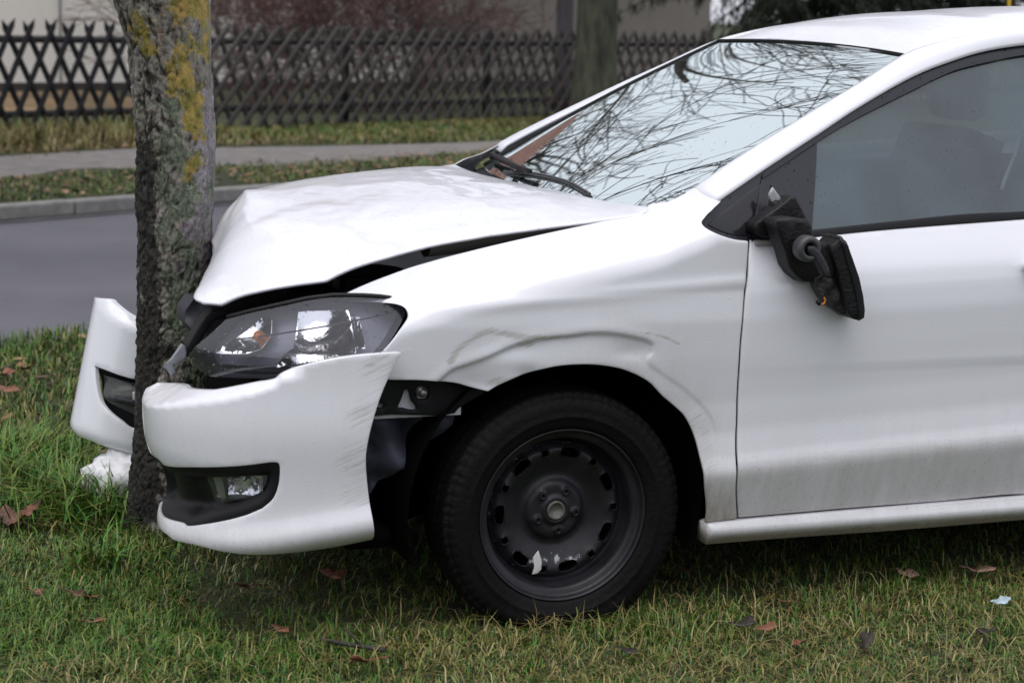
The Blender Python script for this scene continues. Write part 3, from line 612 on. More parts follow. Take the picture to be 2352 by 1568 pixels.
# ------------------------------------------------------------------ lattice fence
M_picket = simple('weathered_picket', (.034, .029, .026), .7, var=.35, vscale=5, bump=.4, bscale=25)
M_rail = simple('fence_rail', (.016, .0155, .016), .75, var=.3, vscale=4)
FN = 12.72; F0, F1 = 2.0, 30.0
fence = thing('lattice_fence', 'dark weathered lattice fence of crossed half-round pickets along the path', 'fence', en(12, FN, .06))
def picket_mesh(L, r):
    V = []; n = 5; ang = np.linspace(0, math.pi, n)
    for t in (0, L-.085): V += [(r*math.cos(a), -r*.75*math.sin(a), t) for a in ang]
    V.append((0, -r*.25, L)); F = [(i, i+1, n+i+1, n+i) for i in range(n-1)]+[(0, n, 2*n-1, n-1)]
    F += [(n+i, n+i+1, 2*n) for i in range(n-1)]+[(2*n-1, n, 2*n), tuple(range(n))]
    return V, F
V, F = picket_mesh(1.32, .033); me = bpy.data.meshes.new('picket'); me.from_pydata(V, [], F); me.materials.append(M_picket)
me2 = me.copy(); me2.materials.clear(); me2.materials.append(simple('dark_picket', (.0105, .0105, .0125), .75, var=.3, vscale=5, bump=.3, bscale=25, spec=.3))
ang = R(28); sp = .245; k = 0; e = F0
BX = Vector(fence.location)
while e < F1:
    for s, off in ((1, -.034), (-1, .0)):
        o = bpy.data.objects.new('picket', me2 if e < 10.1 else me); COL.objects.link(o); o.parent = fence
        a_ = ang if e < 10.1 else (R(44) if s == 1 else R(26))
        e_ = e+random.uniform(-.012, .012)+(0 if s == 1 else .05)
        foot = Vector(en(e_-s*math.sin(a_)*.60, FN+off, .045+random.uniform(-.012, .012)))
        o.rotation_euler = (Matrix.Rotation(R(31), 3, 'Z') @ Matrix.Rotation(s*a_+random.uniform(-.02, .02), 3, 'Y')).to_euler()
        o.location = foot-BX; o.scale = (1, 1, math.cos(R(28))/math.cos(a_))
    e += sp
for z in (.30, 1.02):
    V, F = tube([en(F0-1, FN+.055, z), en(F1+1, FN+.055, z)], .036, 8); mesh_obj('rail', V, F, M_rail, fence)
post = None
for k in range(0, 12):
    e = F0+.6+k*2.6
    if post is None:
        V, F = tube([en(e, FN+.13, -.1), en(e, FN+.13, 1.16), en(e, FN+.13, 1.2)], [.05, .05, .03], 10); post = mesh_obj('post', V, F, M_rail, fence)
    else:
        o = post.copy(); COL.objects.link(o); o.parent = fence; o.location = Vector(en(k*2.6, 0, 0))

# ------------------------------------------------------------------ trees
def bark_mat(name, c0, c1, sc=10, bump=.8):
    m, n, l, b = new_mat(name); tc = N(n, 'TexCoord'); v = tc.outputs['Object']
    mp = N(n, 'Mapping'); mp.inputs['Scale'].default_value = (1, 1, .3); l.new(v, mp.inputs[0])
    t = N(n, 'TexNoise', Scale=sc, Detail=9., Roughness=.7); l.new(mp.outputs[0], t.inputs['Vector'])
    r = ramp(n, [(.35, c0), (.65, c1)]); l.new(t.outputs['Fac'], r.inputs[0]); l.new(r.outputs[0], b.inputs['Base Color']); b.inputs['Roughness'].default_value = .85
    bp_ = N(n, 'Bump', Strength=bump, Distance=.03); l.new(t.outputs['Fac'], bp_.inputs['Height']); l.new(bp_.outputs[0], b.inputs['Normal'])
    return m
M_bark_old = bark_mat('mossy_bark', (.009, .010, .007), (.075, .078, .048), 9, 1.)
M_bark_grey = bark_mat('smooth_grey_bark', (.055, .048, .054), (.095, .085, .092), 6, .3)
M_limb = bark_mat('limb_bark', (.02, .018, .015), (.06, .055, .045), 12)
M_twig = simple('red_twigs', (.12, .058, .052), .7, var=.3)
M_twig_grey = simple('grey_twigs', (.085, .07, .068), .8, var=.3)

def grow(start, d, length, rad, depth, out, rnd, spread=.55, up=.15, kids=(2, 4), sides=6, rmin=.004, nseg=6, curl=.22):
    P = [np.array(start, float)]; d = np.array(d, float); d /= np.linalg.norm(d)
    for i in range(nseg):
        d = d+rnd.normal(0, curl, 3)*(.6+.25*(depth < 2)); d[2] += up*.25; d /= np.linalg.norm(d)
        P.append(P[-1]+d*length/nseg)
    rr = np.linspace(rad, max(rad*.40, rmin), nseg+1)
    out.append((np.array(P), rr, max(3, sides)))
    if depth <= 0: return
    for c in range(rnd.integers(kids[0], kids[1]+1)):
        t = rnd.uniform(.35, 1.); i = min(int(t*nseg), nseg-1); p = P[i]+(P[i+1]-P[i])*(t*nseg-i)
        dd = P[i+1]-P[i]; dd /= np.linalg.norm(dd); q = rnd.normal(0, 1, 3); q -= dd*np.dot(q, dd); q /= np.linalg.norm(q)
        nd = dd*math.cos(spread)+q*math.sin(spread*rnd.uniform(.7, 1.5))
        grow(p, nd, length*rnd.uniform(.55, .8), max(rr[i]*rnd.uniform(.45, .65), rmin), depth-1, out, rnd, spread, up, kids, sides-1, rmin, nseg, curl)

def branch_mesh(name, out, mat, parent):
    vs = []; fs = []; n = 0
    for P, r, s in out:
        V, F = tube(P, r, s, cap=False); vs.append(V); fs += [tuple(i+n for i in q) for q in F]; n += len(V)
    return mesh_obj(name, np.concatenate(vs), fs, mat, parent)

def bare_tree(name, label, x, y, z, H, r0, bark, seed, limbs, fork=.35, depth=4, lean=(0, 0), trunk=True, nseg=6, kids=(3, 4)):
    rnd = np.random.default_rng(seed)
    t = thing(name, label, 'tree', (x, y, z))
    hh = H*fork
    P = np.array([(x+lean[0]*k, y+lean[1]*k, z-.1+(hh+.1)*k) for k in np.linspace(0, 1, 9)])
    rr = r0*(1+.35*np.exp(-np.linspace(0, 1, 9)*9))*np.linspace(1, .8, 9)
    if trunk:
        n = 40; V, F = tube(P, rr, n); V = V+np.array([[.012*noise.noise(Vector(p)*Vector((1, 1, 1)).length*3.) for _ in range(3)] for p in V])
        mesh_obj('trunk', V, F, bark, t)
    out = []
    for k in range(limbs):
        a = k*2.4+rnd.uniform(-.3, .3); inc = rnd.uniform(.35, .8)
        grow(P[-1]-np.array([0, 0, rnd.uniform(0, hh*.2)]), (math.cos(a)*math.sin(inc), math.sin(a)*math.sin(inc), math.cos(inc)), H*.36*rnd.uniform(.8, 1.1), r0*rnd.uniform(.5, .72), depth, out, rnd, .55, .14, kids, 9, .0095, nseg, .13)
    branch_mesh('crown', out, M_limb, t)
    return t

tx, ty, _ = TR['trunk2'][1]
bare_tree('bare_tree', 'thick mossy trunk standing in front of the fence, beyond the windscreen', tx, ty, .05, 13., .262, M_bark_old, 11, 7, .28)
bare_tree('bare_tree', 'slim smooth grey trunk behind the fence, left of the mossy trunk', 8.72, 21.3, .05, 11., .125, M_bark_grey, 5, 6, .4, 3)
for i, (x, y, H, s) in enumerate(((-2.5, 38, 19, 21), (5.5, 42, 22, 22), (12.5, 40, 19, 24))):
    bare_tree('bare_tree', ('tall bare tree behind the left part of the house', 'tallest bare tree behind the middle of the house', 'tall bare tree behind the darker right-hand wall')[i], x, y, .05, H, .42, M_limb, s, 7, .3, 3)

bare_tree('bare_tree', 'street tree on the far verge left of the picture, reflected in the windscreen', *en(2.3, 8.8)[:2], .05, 12.5, .28, M_bark_old, 35, 9, .26, 4, lean=(.5, 0))
# bare red shrub leaning over the fence
shrub = thing('bare_shrub', 'bare reddish shrub of dense thin twigs behind the fence', 'shrub', (5.2, 20.3, .05))
rnd = np.random.default_rng(3); out = []; outg = []
for k in range(74):
    a = rnd.uniform(0, 2*math.pi); c = (5.3+rnd.uniform(-1.9, 1.5), 20.5+rnd.uniform(-.4, 1.2), .05); inc = rnd.uniform(.15, .85)
    d = (math.cos(a)*math.sin(inc), .6*math.sin(a)*math.sin(inc), math.cos(inc))
    grow(c, d, rnd.uniform(.9, 1.5), rnd.uniform(.008, .016), 3, out if rnd.random() < .65 else outg, rnd, .5, -.02, (3, 5), 4, .0042, 5, .2)
branch_mesh('twigs', out, M_twig, shrub); branch_mesh('stems', outg, M_twig_grey, shrub)

# drooping evergreens
def evergreen(name, label, x, y, z, H, sprays, seed, rng_e, zr, mat_col):
    rnd = np.random.default_rng(seed); t = thing(name, label, 'tree', (x, y, z))
    V, F = tube([(x, y, z-.1), (x+.05, y, z+H*.5), (x, y, z+H)], [.16, .11, .02], 12); mesh_obj('trunk', V, F, M_limb, t)
    out = []; vs = []; cs = []
    for k in range(sprays):
        a = rnd.uniform(0, 2*math.pi); zz = rnd.uniform(*zr); L = rnd.uniform(.5, 1.)*rng_e*(1-.55*(zz-zr[0])/(H-zr[0]+.01))
        P = [np.array([x, y, z+zz])]; d = np.array([math.cos(a), math.sin(a), .15])
        for i in range(8):
            d = d+np.array([0, 0, -.11])+rnd.normal(0, .05, 3); d /= np.linalg.norm(d); P.append(P[-1]+d*L/8)
        P = np.array(P); out.append((P, np.linspace(.03, .006, 9), 4))
        for i in range(170):
            t_ = rnd.uniform(.15, 1.)*8; j = min(int(t_), 7); p = P[j]+(P[j+1]-P[j])*(t_-j)+rnd.normal(0, .05, 3)
            hang = np.array([rnd.normal(0, .35), rnd.normal(0, .35), -1.]); hang /= np.linalg.norm(hang); ln = rnd.uniform(.09, .24)
            sd_ = np.cross(hang, rnd.normal(0, 1, 3)); sd_ /= np.linalg.norm(sd_); w = rnd.uniform(.008, .02)
            vs += [p-sd_*w, p+sd_*w, p+hang*ln]; c = np.array(mat_col)*rnd.uniform(.45, 1.5); cs += [c]*3
    branch_mesh('branches', out, M_limb, t)
    vs = np.array(vs); fast_mesh('crown', vs, np.arange(len(vs)).reshape(-1, 3), M_needle, t, np.array(cs))
    return t
ex, ey, _ = TR['ever']
evergreen('evergreen_tree', 'dark drooping evergreen nearest the windscreen, above the front of the roof', ex-.9, ey, .05, 7., 200, 8, 3.3, (1.6, 6.5), (.013, .021, .009))
evergreen('evergreen_tree', 'darker evergreen at the right end of the fence behind the roof', ex+3.2, ey+1.5, .05, 8., 200, 9, 3.5, (1.5, 7.5), (.011, .019, .009))
evergreen('evergreen_tree', 'middle one of the three dark evergreens above the car roof', ex+1.3, ey+.9, .05, 7.5, 200, 10, 3.0, (1.5, 7.), (.012, .020, .009))
b = MB(); yp = TR['pole_yellow']; b.tube([(yp[0], yp[1], 0), (yp[0], yp[1], 3.)], .022, 10); tag(b.build('marker_pole', simple('yellow_paint', (.65, .42, .02), .5), None, smooth=True), 'thin yellow pole at the top right, beyond the car roof', 'pole')

# unseen hedge added behind the camera to cut side light and darken reflections
def blocker_hedge(name, label, x0, x1, y, h, d, seed):
    nu, nv = 120, 24; V = []
    for j in range(nv):
        t = j/(nv-1)*math.pi
        for i in range(nu):
            x = x0+(x1-x0)*i/(nu-1); p = Vector((x*1.3, t*2, seed)); k = 1+.22*noise.fractal(p*1.5, .8, 2, 4)
            V.append((x, y-d*math.cos(t)*k, max(-.02, h*k*math.sin(t)**.5)))
    o = mesh_obj(name, V, grid_faces(nu, nv), simple('blocker_green', (.022, .028, .013), .8, var=.5, vscale=6)); return tag(o, label, 'blocker_hedge')
blocker_hedge('blocker_hedge', 'tall dark blocker added behind the camera to dim the car side', -26, 24, -13.5, 2.6, .8, 3)

# ------------------------------------------------------------------ the crashed car
CAR0 = (.84, .84, 0)
car = thing('crashed_car', 'white hatchback crashed against the lichen covered tree, front end crumpled', 'car', CAR0)

def f_side(off=0.):
    return lambda uv, d: np.stack([uv[:, 0], y_side(uv[:, 0], uv[:, 1])+off+d, uv[:, 1]], 1)
def mirror(o, name=None, parent=None, mat=None):
    me = o.data.copy(); n = len(me.vertices); c = np.empty(n*3, np.float32); me.vertices.foreach_get('co', c)
    c = c.reshape(-1, 3); c[:, 1] *= -1; me.vertices.foreach_set('co', c.ravel()); me.flip_normals()
    q = bpy.data.objects.new(name or o.name.split('.')[0], me); COL.objects.link(q); q.parent = parent or car
    for m in o.modifiers:
        if m.type == 'SOLIDIFY': solid(q, m.thickness, m.offset)
    return q
def dist_curve(P, Q):
    d = np.full(len(P), 9.)
    for a, b in zip(Q[:-1], Q[1:]):
        ab = b-a; t = np.clip(((P-a) @ ab)/(ab @ ab), 0, 1)[:, None]; d = np.minimum(d, np.linalg.norm(P-(a+t*ab), axis=1))
    return d
def sst(a, b, x): t = np.clip((x-a)/(b-a), 0, 1); return t*t*(3-2*t)

# near front wing, with its dented and scuffed arch
FL = hermite(TR['flare'], n=80); SCF = hermite(TR['scuff'], n=60)
ARC = np.concatenate([hermite(TR['fender'][5][::-1], n=80)])
def f_fender(uv, d):
    X, Z = uv[:, 0], uv[:, 1]; Y = y_fender(X, Z)
    df = dist_curve(uv, FL); da = dist_curve(uv, ARC)
    r = np.hypot(X-.02, Z-.27); rf = np.interp(np.arctan2(Z-.27, X-.02), *[q[np.argsort(np.arctan2(FL[:, 1]-.27, FL[:, 0]-.02))] for q in (np.arctan2(FL[:, 1]-.27, FL[:, 0]-.02), np.hypot(FL[:, 0]-.02, FL[:, 1]-.27))])
    inner = sst(.0035, -.0035, r-rf)
    w = sst(-.05, .03, X)*0+1
    Y = Y+inner*.0065*sst(0, .075, da)*(1-.5*sst(.15, .3, X)) - .002*np.exp(-((r-rf-.010)/.014)**2)*sst(.30, .12, X)
    Y = Y+.008*np.exp(-(((X+.20)/.055)**2+((Z-.595)/.028)**2))-.0045*np.exp(-(((X+.145)/.06)**2+((Z-.655)/.022)**2))
    Y = Y+.006*np.exp(-(((X+.09)/.03)**2+((Z-.615)/.02)**2))+.004*np.exp(-(((X-.16)/.05)**2+((Z-.662)/.02)**2))
    Y = Y-.004*np.exp(-((Z-(.775+.06*(X+.3)))/.018)**2)*sst(-.42, -.25, X)
    return np.stack([X, Y+d, Z], 1)
def a_fender(uv, V):
    X, Z = uv[:, 0], uv[:, 1]; da = dist_curve(uv, ARC)
    dirt = .85*sst(.42, .20, Z)*sst(.2, .36, X)+.35*np.exp(-da/.06)*sst(-.1, .2, X)+.10
    sc = .50*np.exp(-(dist_curve(uv, SCF)/(.008+.010*sst(-.02, -.1, X)))**2)*(1-.3*sst(-.02, .1, X)*sst(.25, .1, X))
    sc = np.maximum(sc, .46*np.exp(-(((X+.16)/.07)**2+((Z-.60)/.03)**2)))
    sc = np.maximum(sc, .36*sst(.10, .03, da)*sst(.20, .32, X)*sst(.30, .38, Z))
    sc = np.maximum(sc, .50*np.exp(-(((X+.10)/.05)**2+((Z-.69)/.022)**2)))
    return {'dirt': dirt, 'scuff': sc}
fender = panel('front_wing', loop_of(TR['fender'], .006), f_fender, M_paint, car, step=.0058, lip=.006, attrs=a_fender)
fender['label'] = 'dented white front wing with greenish scuffs above the wheel arch'
# plain far-side wing
q = [list(map(list, s)) for s in TR['fender']]
fen2 = panel('front_wing', loop_of(q, .02), lambda uv, d: np.stack([uv[:, 0], 1.68-y_fender(uv[:, 0], uv[:, 1])-d, uv[:, 1]], 1), M_paint, car, step=.03)

# door
dg = TR['door_gap']; db = TR['door_bot']; bl = TR['belt']
DR = 1.462
seg = [dg, db+[[DR+.02, .212]], [[DR+.02, .212], [DR+.035, .40], [DR+.03, .65], [DR, .968]], [[DR, .968]]+bl[::-1]]
CR = np.array(TR['crease'])
def f_door(uv, d):
    X, Z = uv[:, 0], uv[:, 1]; zc = np.interp(X, np.append(CR[:, 0], 1.6), np.append(CR[:, 1], .422))
    Y = np.interp(np.where(Z < .6, Z-zc+.372, Z-SLOPE*np.maximum(X-.47, 0)*sst(.6, .7, Z)), *PROF)*sst(.66, .58, Z)+y_side(X, Z)*sst(.58, .66, Z)
    return np.stack([X, Y+d, Z], 1)
def a_door(uv, V):
    X, Z = uv[:, 0], uv[:, 1]; zc = np.interp(X, np.append(CR[:, 0], 1.6), np.append(CR[:, 1], .422))
    dirt = .52*sst(.012, -.012, Z-zc)+.22*sst(.20, 0, Z-zc)*(Z > zc)+.35*sst(.27, .21, Z)
    sc = .0*X
    sc = .30*np.exp(-((Z-zc+.035)/.022)**2)*sst(.7, 1.0, X)
    return {'dirt': dirt, 'scuff': sc+.40*np.exp(-(((X-1.22)/.008)**2+((Z-.87)/.018)**2))}
door = panel('front_door', loop_of(seg, .008), f_door, M_paint, car, step=.014, lip=.006, attrs=a_door)
fo, fi, gb, gl_ = TR['frame_outer'], TR['frame_inner'], TR['glass_bot'], TR['glass_left']
fo2 = fo+[[1.46, 1.398]]; fi2 = fi+[[1.455, 1.365]]
frame = panel('window_frame', loop_of([fo2[1:], [fo2[-1], fi2[-1]], fi2[::-1], [fi2[0], fo2[1]]], .010), f_side(.004), M_trim, door, step=.02, lip=.012)
gb2 = gb+[[1.458, .985]]
sg = panel('window_glass', loop_of([gl_[::-1], [gl_[0]]+fi2[1:], [fi2[-1], gb2[-1]], gb2[::-1]], .02), f_side(.014), M_side, door, step=.04, lip=0)
bl2 = bl+[[DR, .968]]
panel('belt_moulding', loop_of([[[.505, .9085]]+[[p[0], p[1]-.001] for p in bl2[1:]], [bl2[-1], gb2[-1]], gb2[::-1], [gb2[0], [.507, .914]]], .012), f_side(-.002), M_blackp, door, step=.02, lip=.012)
sl = TR['sail']; hole = hermite(TR['sail_hole']+[TR['sail_hole'][0]], step=.006)[:-1]
panel('sail_panel', loop_of(sl, .008), f_side(.009), M_trim, door, step=.012, lip=.014, holes=[hole], edge=.0005)
qd = TR['quarter']; panel('quarter_trim', loop_of(qd, .008), f_side(.003), M_trim, car, step=.012, lip=.016, edge=.0005)
panel('quarter_glass', loop_of(TR['quarter_in'], .008), f_side(-.0005), M_blackgloss, car, step=.02, lip=.003, edge=.0005)
panel('door_latch_plate', loop_of([[[1.30, .845], [1.47, .855]], [[1.47, .855], [1.47, .885], [1.30, .875]]], .02), f_side(-.03), M_paint, door, lip=.02) if False else None
b = MB(); hx = [(1.22+.045*k, float(y_side(1.22+.045*k, .83))-.012-.02*math.sin(math.pi*k/4), .842+.003*k) for k in range(5)]
b.tube(hermite(hx, n=12), .013, 8).build('door_handle', M_paint, door, smooth=True)

# sill
st, sb = TR['sill_top'], TR['sill_bot']
def f_sill(uv, d):
    Z = uv[:, 1]; t = np.clip((Z-.175)/.06, 0, 1)
    Y = .012+.030*(1-t)**2-.006*np.exp(-((t-.55)/.15)**2)+.012*sst(.8, 1., t)
    return np.stack([uv[:, 0], Y+d, Z], 1)
sill = panel('sill', loop_of([st+[[2.16, .247]], [[2.16, .247], [2.15, .182]], [[2.15, .182]]+sb[::-1]], .010), f_sill, M_paint, car, step=.010, lip=.05,
             attrs=lambda uv, V: {'dirt': .40+1.3*sst(.208, .180, uv[:, 1]), 'scuff': .34*sst(.204, .185, uv[:, 1])})

# rear door, rear quarter and tail (beyond the picture's right edge)
RD = 1.475
seg = [[[RD+.02, .215], [RD+.041, .40], [RD+.036, .65], [RD+.008, .97]][::-1], [[RD+.02, .215], [2.05, .232]], [[2.05, .232], [2.10, .42], [2.20, .60], [2.28, .75], [2.30, 1.0]], [[2.30, 1.0], [1.9, .988], [RD+.008, .97]]]
rdoor = panel('rear_door', loop_of(seg, .02), f_side(), M_paint, car, step=.03, lip=.02)
panel('window_glass', loop_of([[[1.49, .985], [1.49, 1.365]], [[1.49, 1.365], [1.8, 1.375], [2.05, 1.34], [2.24, 1.24]], [[2.24, 1.24], [2.28, 1.01]], [[2.28, 1.01], [1.49, .985]]], .03), f_side(.012), M_side, rdoor, step=.05, lip=0)
seg = [[[2.065, .232], [2.16, .232]], [[2.16, .232]]+[[2.47+.36*math.cos(a), .28+.36*math.sin(a)] for a in np.linspace(R(170), R(10), 12)]+[[2.84, .24]], [[2.84, .24], [3.06, .26]], [[3.06, .26], [3.13, .5], [3.08, .8], [2.98, 1.0], [2.80, 1.3], [2.72, 1.385]],
       [[2.72, 1.385], [2.5, 1.405], [2.2, 1.416], [1.8, 1.42], [1.475, 1.408]], [[1.475, 1.408], [1.48, 1.38], [1.8, 1.39], [2.05, 1.355], [2.25, 1.25], [2.315, 1.0], [2.29, .75], [2.215, .60], [2.115, .42], [2.065, .232]]]
rq = panel('rear_quarter', loop_of(seg, .02), lambda uv, d: np.stack([uv[:, 0], y_side(np.minimum(uv[:, 0], 2.9), uv[:, 1])+d+.25*np.clip(uv[:, 0]-2.75, 0, 1)**1.5, uv[:, 1]], 1), M_paint, car, step=.03, lip=.02)
tail = []
for z, x in ((.26, 3.06), (.5, 3.13), (.8, 3.08), (1.0, 2.98), (1.3, 2.80), (1.385, 2.72)):
    y0 = float(y_side(2.9, z))+.25*max(0, x-2.75)**1.5
    tail.append([(x, y0, z), (x+.06, .5, z), (x+.07, .84, z), (x+.06, 1.18, z), (x, 1.68-y0, z)])
mesh_obj('tailgate', net(tail, 16, 14).reshape(-1, 3), grid_faces(16, 14), M_paint, car)
for o_, nm in ((door, 'front_door'), (sill, 'sill'), (rdoor, 'rear_door'), (rq, 'rear_quarter')): mirror(o_, nm)
mirror(sg, 'window_glass')

panel('pillar_trim', loop_of([[[1.440, .966], [1.448, 1.395]], [[1.448, 1.395], [1.500, 1.398]], [[1.500, 1.398], [1.500, .968]], [[1.500, .968], [1.440, .966]]], .03), f_side(.018), M_trim, car, step=.05, lip=.01)
# roof and side frames
hd = np.array(TR['header']); PI_ = np.array(TR['pil_in']); PO = np.array(TR['pil_out'])
RX = [hd[-1][0]]+[p[0] for p in PI_[5:]]+[1.8, 2.3, 2.75]; RZ = [hd[-1][2]]+[p[2] for p in PI_[5:]]+[1.452, 1.44, 1.38]
rxs, rzs = hermite(np.stack([RX, RZ], 1), n=200).T
HK = [.030, .055, .050, .040, .035]
def roofz(X, Y): return np.interp(X, rxs, rzs)+np.interp(X, [1.03, 1.12, 1.25, 1.45, 2.2], HK)*(1-((Y-.84)/.53)**2)
hy = hd[::-1]; V = []; nu, nv = 60, 30
for Y in np.linspace(.31, 1.37, nv):
    x0 = np.interp(Y, hy[:, 1], hy[:, 0]); z0 = np.interp(Y, hy[:, 1], hy[:, 2])
    xs = x0+(2.75-x0)*np.linspace(0, 1, nu)**1.4; zs = roofz(xs, Y); zs = zs+(z0-zs[0])*np.exp(-(xs-x0)/.10)
    V += list(np.stack([xs, np.full(nu, Y), zs], 1))
roof_o = mesh_obj('roof', V, grid_faces(nu, nv), M_paint_wet, car); solid(roof_o, .012)
I2 = np.concatenate([[PI_[0]+(PI_[0]-PI_[1])*.10+np.array([0, .012, -.006])], PI_, [(1.8, .315, rzs[np.searchsorted(rxs, 1.8)]), (2.3, .315, rzs[np.searchsorted(rxs, 2.3)]), (2.72, .315, rzs[np.searchsorted(rxs, 2.72)])]])
O2 = np.concatenate([[PO[0]+(PO[0]-PO[1])*.14+np.array([0, .012, -.006])], PO, [(1.8, .285, 1.418), (2.3, .285, 1.412), (2.70, .30, 1.378)]])
Ie, Oe = hermite(I2, n=80), hermite(O2, n=80); V = []
T_ = np.gradient(Ie, axis=0); T_ /= np.linalg.norm(T_, axis=1)[:, None]
nrm = np.cross(Oe-Ie, T_); nrm /= np.linalg.norm(nrm, axis=1)[:, None]; nrm *= np.sign(-nrm[:, 1:2]+nrm[:, 2:3]*.5+1e-9)
for k in np.linspace(0, 1, 12): V += list(Oe+(Ie-Oe)*k+nrm*(.040*k*(1-k)*4*.5))
sf = mesh_obj('side_frame', V, grid_faces(80, 12), M_paint, car); solid(sf, .01, 0); mirror(sf, 'side_frame')
# drip seam from the windscreen corner
# windscreen
Bt = hermite([TR['ws_bot'][i] for i in range(7)], n=40); Tp = hermite(hd[::-1], n=40)
Nr = hermite([TR['ws_bot'][0]]+[list(p) for p in PI_[:4]]+[list(hd[-1])], n=30); Fa = hermite(TR['ws_far'][:1]+TR['ws_far'][1:5]+TR['ws_far'][6:], n=30)
Bt[-1] = Fa[0]; S_ = np.linspace(0, 1, 40)[None, :, None]; T2 = np.linspace(0, 1, 30)[:, None, None]
G = (1-T2)*Bt[None]+T2*Tp[None]+(1-S_)*Nr[:, None]+S_*Fa[:, None]-((1-T2)*(1-S_)*Bt[0]+(1-T2)*S_*Bt[-1]+T2*(1-S_)*Tp[0]+T2*S_*Tp[-1])
# a true low-order surface, so that reflections run clean: two fitted arcs joined by a slight bow
wbp = np.array(TR['ws_bot'])[1:]; qx, qz = np.polyfit(wbp[:, 1], wbp[:, 0], 2), np.polyfit(wbp[:, 1], wbp[:, 2], 2); hx_, hz_ = np.polyfit(hd[:, 1], hd[:, 0], 2), np.polyfit(hd[:, 1], hd[:, 2], 2)
for j in range(30):
    t = j/29; yy = np.linspace(.19+.12*t, 1.49-.12*t, 40)
    b0 = np.stack([np.polyval(qx, yy), yy, np.polyval(qz, yy)], 1); b1 = np.stack([np.polyval(hx_, yy), yy, np.polyval(hz_, yy)], 1)
    G[j] = b0*(1-t)+b1*t+math.sin(math.pi*t)*.012*np.array([-.47, 0, .88])-np.array([-.47, 0, .88])*.004
    G[j, :, 0] -= .055*(1-t)**.6*(1-((yy-.84)/(.65-.12*t))**2); G[j, :, 1] = yy
ws = mesh_obj('windscreen', G.reshape(-1, 3), grid_faces(40, 30), M_ws, car)
# black band round the glass
b = MB(); e = G[-1]; b.tube(e+np.array([-.003, 0, .002]), .0035, 6); b.tube(G[:, -1]+np.array([0, 0, .001]), .005, 6); b.tube(G[:, 0]+np.array([0, -.002, .000]), .003, 6)
b.build('windscreen_seal', M_blackp, car, smooth=True)
V = []
for k in range(4):
    row = G[0]+np.array([-.035*k, 0, -.010*k-.012*(k > 1)]); V += list(row+np.array([0, 0, -.006]))
cowl = mesh_obj('cowl', V, grid_faces(40, 4), M_blackp, car); solid(cowl, .01)
w0 = G[2]; wip = np.array([w0[i] for i in range(38, 14, -3)])+np.array([-.015, 0, .022])
b = MB(); b.tube(hermite(wip[:6], n=16)+np.array([-.014, 0, -.012]), .007, 6); b.tube(hermite([w0[38]+np.array([-.03, 0, .00]), w0[35]+np.array([-.022, 0, .010]), w0[27]+np.array([-.02, 0, .006])], n=10), .008, 6)
wiper = b.build('wiper', M_blackp, car, smooth=True)
b = MB(); b.tube(hermite([G[1, 30], G[2, 24], G[2, 16], G[1, 11]], n=16)+np.array([-.010, 0, .000]), .006, 6); b.build('wiper_blade', M_blackgloss, wiper, smooth=True)
b = MB(); b.box(tuple(G[1, 27]+np.array([-.02, 0, .006])), (.03, .04, .010)); b.build('wiper_clip', M_greyp, wiper, bevel=.005)

# bonnet, folded up in the middle
def sharp(r, i, k=.10):
    r = [np.array(p) for p in r]; p = r[i]; return r[:i]+[p+(r[i-1]-p)*k, p, p+(r[i+1]-p)*k]+r[i+1:]
HR = [list(r) for r in TR['hood']]
HR[0] = sharp(sharp(HR[0], 5), 1, .2); HR[3] = sharp(HR[3], 2); HR[4] = sharp(HR[4], 2); HR[5] = sharp(HR[5], 2)
Hn = net([np.array(r) for r in HR], 140, 72)
vv = Hn.reshape(-1, 3).copy(); uu = np.tile(np.linspace(0, 1, 140), 72); wv = np.repeat(np.linspace(0, 1, 72), 140)
amp = .004*sst(.75, .15, uu)*np.sin(math.pi*np.clip(wv, 0, 1))+.0012
vv[:, 2] += amp*np.array([noise.fractal(Vector((p[0]*7, p[1]*7, 0)), .9, 2, 3) for p in vv])
hood = mesh_obj('bonnet', vv, grid_faces(140, 72), M_paint_wet, car); solid(hood, .007); hood['label'] = 'white bonnet folded up in front and pushed back by the tree'
E0 = hermite(HR[0], n=180)[90:]; V = []
for k, (dy, dz) in enumerate(((.004, -.006), (.03, -.03), (.06, -.036), (.10, -.02))):
    V += list(E0+np.array([.0, dy, dz])*(1+.3*np.sin(np.linspace(0, 9, 90))[:, None]*(k > 0)))
o = mesh_obj('bonnet_underside', V, grid_faces(90, 4), simple('bonnet_inner', (.20, .19, .18), .5), hood)
V = []
fe = hermite(np.array([(p[0], float(y_fender(p[0], p[1])), p[1]) for p in FT]), n=60)
for dy, dz in ((.004, -.004), (.02, -.025), (.05, -.03), (.055, -.12)): V += list(fe+np.array([0, dy, dz]))
mesh_obj('wing_rail', V, grid_faces(60, 4), simple('rail_grey', (.10, .095, .09), .6), car)

